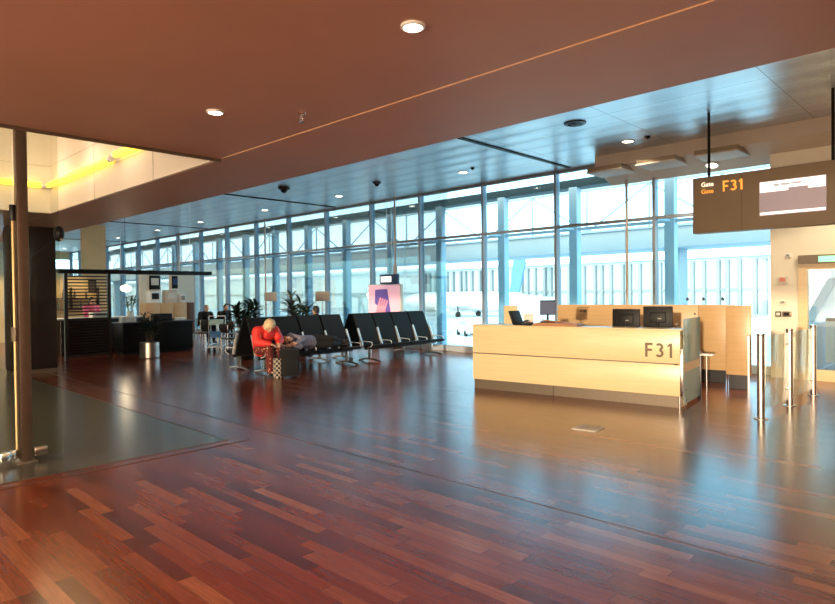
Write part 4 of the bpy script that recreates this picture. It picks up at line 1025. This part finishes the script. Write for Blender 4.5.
# ------------------------------------------------------------------ outside
GZ = -3.5        # the apron lies a storey below the gate floor
m = MB(); m.box2((-700, 15.0, GZ - .3), (500, 700, GZ)); struct('ground_apron', m, MT['apron'])
m = MB(); m.box2((XL, WY + .05, -.35), (XR, 14.5, -.05)); m.box2((XL, 14.3, GZ), (XR, 14.5, -.05)); struct('floor_ledge', m, MT['facade'])
t = thing('pier_walkway', 'pale blue elevated walkway with a truss crossing outside the windows', 'walkway', (-20, 30, 0))
MB().box2((-90, 0, 3.75), (45, 3, 4.75), .02).build('deck_wall', MT['pierglass'], t)
MB().box2((-90, -.1, 4.75), (45, 3.1, 4.86)).build('lower_chord', MT['piertruss'], t)
MB().box2((-90, -.1, 7.0), (45, .1, 7.15)).build('upper_chord', MT['piertruss'], t)
m = MB()
for k in range(39): m.cyl((-88 + k * 3.4, 0, 4.8), (-88 + k * 3.4, 0, 7.0), .06, n=8)
m.build('truss_posts', MT['piertruss'], t)
m = MB()
for k in range(38):
    x = -88 + k * 3.4
    m.cyl((x, 0, 4.8) if k % 2 else (x, 0, 7.0), (x + 3.4, 0, 7.0) if k % 2 else (x + 3.4, 0, 4.8), .05, n=8)
m.build('diagonal_bracing', MT['piertruss'], t)
for x in (-84, -66, -48, 8): MB().box2((x - .3, 1, GZ), (x + .3, 2, 3.75)).build('pillar', MT['pierglass'], t)
# far terminal with fins
t = thing('terminal_building', 'far white terminal building with rows of grey fins', 'building', (-110, 126, GZ))
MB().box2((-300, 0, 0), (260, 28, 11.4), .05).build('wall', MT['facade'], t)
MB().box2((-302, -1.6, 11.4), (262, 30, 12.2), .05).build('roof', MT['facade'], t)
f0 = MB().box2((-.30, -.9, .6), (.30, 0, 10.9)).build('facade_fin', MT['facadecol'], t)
for k in range(42):
    o = f0 if k == 0 else f0.copy()
    if k: COL.objects.link(o); o.parent = t
    o.location = (-8 + k * 2.15 + (.5 if k % 3 == 0 else 0), 0, 0)
MB().box2((-300, -.5, 5.0), (260, 0, 5.5)).build('floor_band', MT['facadecol'], t)
# airliner, nose to the right, only its tail and rear stand clear of the walkway
t = thing('airliner', 'white airliner with a pale blue tail fin parked outside', 'airplane', (-84.6, 104, GZ), PI)
prof = [(.05, -20), (.8, -19), (1.5, -17), (1.95, -14), (2.0, -8), (2.0, 8), (1.8, 12), (1.0, 17), (.3, 19.5)]
m = MB(); m.lathe([(r, -z) for r, z in prof[::-1]], n=28); bmesh.ops.rotate(m.bm, cent=(0, 0, 0), matrix=rotm('Y', 90), verts=m.bm.verts); bmesh.ops.translate(m.bm, vec=(0, 0, 3.4), verts=m.bm.verts)
m.build('fuselage', MT['planewhite'], t)
MB().prism([(-13.4, 5.2), (-11.0, 5.2), (-11.3, 6.4), (-12.2, 12.9), (-14.6, 12.9), (-14.9, 11.0)], 'y', -.2, .2).build('tail_fin', MT['planeblue'], t)
MB().prism([(-12.5, -6), (-14.6, -6.2), (-17, 0), (-14.6, 6.2), (-12.5, 6), (-11.8, 0)], 'z', 4.2, 4.4).build('tailplane', MT['planewhite'], t)
MB().prism([(5, 0), (-1, 0), (-5.5, -16), (-3.5, -16)], 'z', 2.4, 2.8).build('wing', MT['planewhite'], t)
MB().prism([(5, 0), (-1, 0), (-5.5, 16), (-3.5, 16)], 'z', 2.4, 2.8).build('wing', MT['planewhite'], t)
for y in (-5.8, 5.8): MB().lathe([(.6, -1.9), (.95, -1.0), (.95, 1.1), (.5, 2.1)]).build('engine', MT['planewhite'], t, loc=(2.0, y, 1.75)).rotation_euler = (0, PI / 2, 0)
for x, y in ((14, 0), (0, -3.5), (0, 3.5)):
    MB().cyl((x, y, .5), (x, y, 2.4), .14).cyl((x, y - .3, .55), (x, y + .3, .55), .55).build('landing_gear', MT['rubber'], t)
# vehicles on the apron
t = thing('service_van', 'white service van on the apron outside the window left of the counter', 'van', (-46.8, 57.6, GZ), 2.6)
MB().prism([(-1.9, .40), (-1.9, 1.8), (-1.7, 2.05), (.7, 2.05), (1.3, 1.3), (2.1, 1.1), (2.2, .45)], 'y', -.95, .95).build('body', MT['carwhite'], t)
for sy in (-.955, .955):
    MB().prism([(-1.6, 1.3), (-1.55, 1.85), (-.5, 1.85), (-.5, 1.3)], 'y', sy - .006, sy + .006).build('side_window', MT['carglass'], t)
    MB().prism([(-.4, 1.3), (-.4, 1.85), (.55, 1.85), (1.0, 1.3)], 'y', sy - .006, sy + .006).build('side_window', MT['carglass'], t)
MB().prism([(.76, 2.0), (1.31, 1.32), (1.34, 1.33), (.79, 2.01)], 'y', -.82, .82).build('windscreen', MT['carglass'], t)
for x in (-1.25, 1.45):
    for sy in (-.85, .85): MB().cyl((x, sy - .11, .38), (x, sy + .11, .38), .38, n=20).build('wheel', MT['rubber'], t)
t = thing('catering_truck', 'tall white catering truck seen outside above the tilted monitor', 'truck', (-33.2, 50, GZ), 2.75)
MB().box2((-2.6, -1.15, 2.2), (1.1, 1.15, 4.7), .12).build('cargo_box', MT['carwhite'], t)
MB().prism([(1.2, .6), (1.2, 3.0), (2.1, 3.0), (2.6, 1.9), (2.7, .6)], 'y', -1.05, 1.05).build('cab', MT['carwhite'], t)
MB().prism([(2.13, 2.9), (2.58, 1.95), (2.6, 1.97), (2.16, 2.92)], 'y', -.9, .9).build('windscreen', MT['carglass'], t)
MB().box2((-2.3, -1.17, 3.2), (.7, -1.15, 4.3)).build('side_panel', MT['carglass'], t)
MB().box2((-2.5, -.5, .7), (1.3, .5, 1.0)).build('chassis', MT['facadecol'], t)
for k in (-1, 1): MB().prism([(-2.2, 1.0), (-2.0, 1.0), (.6, 2.2), (.4, 2.2)], 'y', k * .6 - .05, k * .6 + .05).build('scissor_arm', MT['facadecol'], t)
for x in (-1.7, 1.9):
    for sy in (-.95, .95): MB().cyl((x, sy - .14, .5), (x, sy + .14, .5), .5, n=20).build('wheel', MT['rubber'], t)
# gate bridge stair behind the cream wall
t = thing('boarding_bridge', 'pale blue sloping boarding bridge end beside the cream wall', 'boarding bridge', (-3.6, 17.2, GZ))
MB().prism([(-1.9, 0), (.7, 5.3), (3.4, 5.3), (3.4, 0)], 'y', 0, 1.4).build('skirt', MT['outerpost'], t)
MB().prism([(-2.1, 0), (.55, 5.4), (.75, 5.4), (-1.85, 0)], 'y', -.06, .0).build('stringer', MT['piertruss'], t)
MB().box2((.6, -.1, 5.4), (3.4, 1.6, 5.6)).build('roof_edge', MT['facade'], t)
# white bracing outside the cafe windows
t = thing('white_bracing', 'white diagonal steel bracing outside the window behind the seat rows', 'bracing', (-21.5, 18.5, GZ))
for a, b_ in (((0, 0, 0), (0, 0, 5.0)), ((0, 0, 5.0), (1.1, 0, 3.2)), ((1.1, 0, 0), (1.1, 0, 5.0)), ((-.8, 0, 0), (-.8, 0, 5.0))): MB().cyl(a, b_, .07, n=10).build('brace', MT['white'], t)
MB().box2((-.9, -.1, 5.0), (1.2, .1, 5.1)).build('cap_beam', MT['white'], t)

# ------------------------------------------------------------------ light
def light(name, typ, loc, energy, col, **k):
    ld = bpy.data.lights.new(name, typ); ld.energy = energy; ld.color = col
    for a, v in k.items(): setattr(ld, a, v)
    o = bpy.data.objects.new(name, ld); COL.objects.link(o); o.location = loc; return o
sun = light('sun', 'SUN', (0, -20, 10), 1.75, (1, .80, .54), angle=math.radians(1.2))
sd = Vector((-.30, .95, -.075)).normalized(); sun.rotation_euler = sd.to_track_quat('-Z', 'Y').to_euler()
def spot(name, loc, e, col=(1, .78, .52), size=130, r=.08):
    o = light(name, 'SPOT', loc, e, col, spot_size=math.radians(size), spot_blend=.6, shadow_soft_size=r); return o
for i, (x, y) in enumerate(dls[:7]): spot('downlight_spot', (x, y, H2 - .05), 130)
for x in (-4.8, -2.48, -.15, 2.2):
    for y in (2.57, -.6, -3.6): spot('downlight_spot', (x, y, H1 - .05), 36)
for y in (2.57, -.6): spot('downlight_spot', (-14, y, H1 - .05), 25)
spot('downlight_spot', (-4.25, 12.9, 4.03), 110, (1, .86, .60), 120)
spot('downlight_spot', (-1.6, 12.0, 4.15), 150, (1, .86, .60), 120)
for loc, e in (((-12.0, YS - .35, 3.85), 4), ((-10.5, YS - .35, 3.85), 4), ((-8.9, YS - .35, 3.85), 4), ((WL + .4, 1.5, 3.85), 3.5), ((WL + .4, -1, 3.85), 3.5)):
    light('neon_light', 'POINT', loc, e, (1, .86, .70), shadow_soft_size=.25)
light('globe_light', 'POINT', (-20.8, 7.88, 1.6), 14, (1, .8, .5), shadow_soft_size=.2)
for y in (6.2, 8.2): spot('cafe_spot', (-26.0, y, 3.3), 90, (1, .72, .36), 110)
# world: bright hazy sky, cool in front of the windows, warm towards the low sun behind
w = bpy.data.worlds.new('sky'); SC.world = w; w.use_nodes = True
N, L = w.node_tree.nodes, w.node_tree.links; bg = N['Background']
tc = N.new('ShaderNodeTexCoord'); sp = N.new('ShaderNodeSeparateXYZ'); L.new(tc.outputs['Generated'], sp.inputs[0])
mz = N.new('ShaderNodeMapRange'); mz.inputs['From Min'].default_value = .02; mz.inputs['From Max'].default_value = .30; L.new(sp.outputs['Z'], mz.inputs[0])
mx = N.new('ShaderNodeMixRGB'); L.new(mz.outputs[0], mx.inputs[0]); mx.inputs[1].default_value = (2.9, 3.2, 3.5, 1); mx.inputs[2].default_value = (.58, 1.65, 2.15, 1)
mr = N.new('ShaderNodeMapRange'); mr.interpolation_type = 'SMOOTHSTEP'; mr.inputs['From Min'].default_value = -.75; mr.inputs['From Max'].default_value = .15; L.new(sp.outputs['Y'], mr.inputs[0])
m2 = N.new('ShaderNodeMixRGB'); L.new(mr.outputs[0], m2.inputs[0]); m2.inputs[1].default_value = (4.6, 3.4, 2.3, 1); L.new(mx.outputs[0], m2.inputs[2])
L.new(m2.outputs[0], bg.inputs['Color']); bg.inputs['Strength'].default_value = 1.0

SC.view_settings.view_transform = 'Standard'; SC.view_settings.look = 'None'; SC.view_settings.gamma = 1.0; SC.view_settings.exposure = 0.85
SC.view_settings.use_curve_mapping = False
SC.cycles.use_denoising = True; SC.cycles.max_bounces = 10; SC.cycles.diffuse_bounces = 4; SC.cycles.transparent_max_bounces = 16
SC.cycles.sample_clamp_indirect = 4; SC.cycles.use_adaptive_sampling = False
SC.cycles.denoising_input_passes = 'RGB_ALBEDO_NORMAL'; SC.cycles.denoising_prefilter = 'ACCURATE'
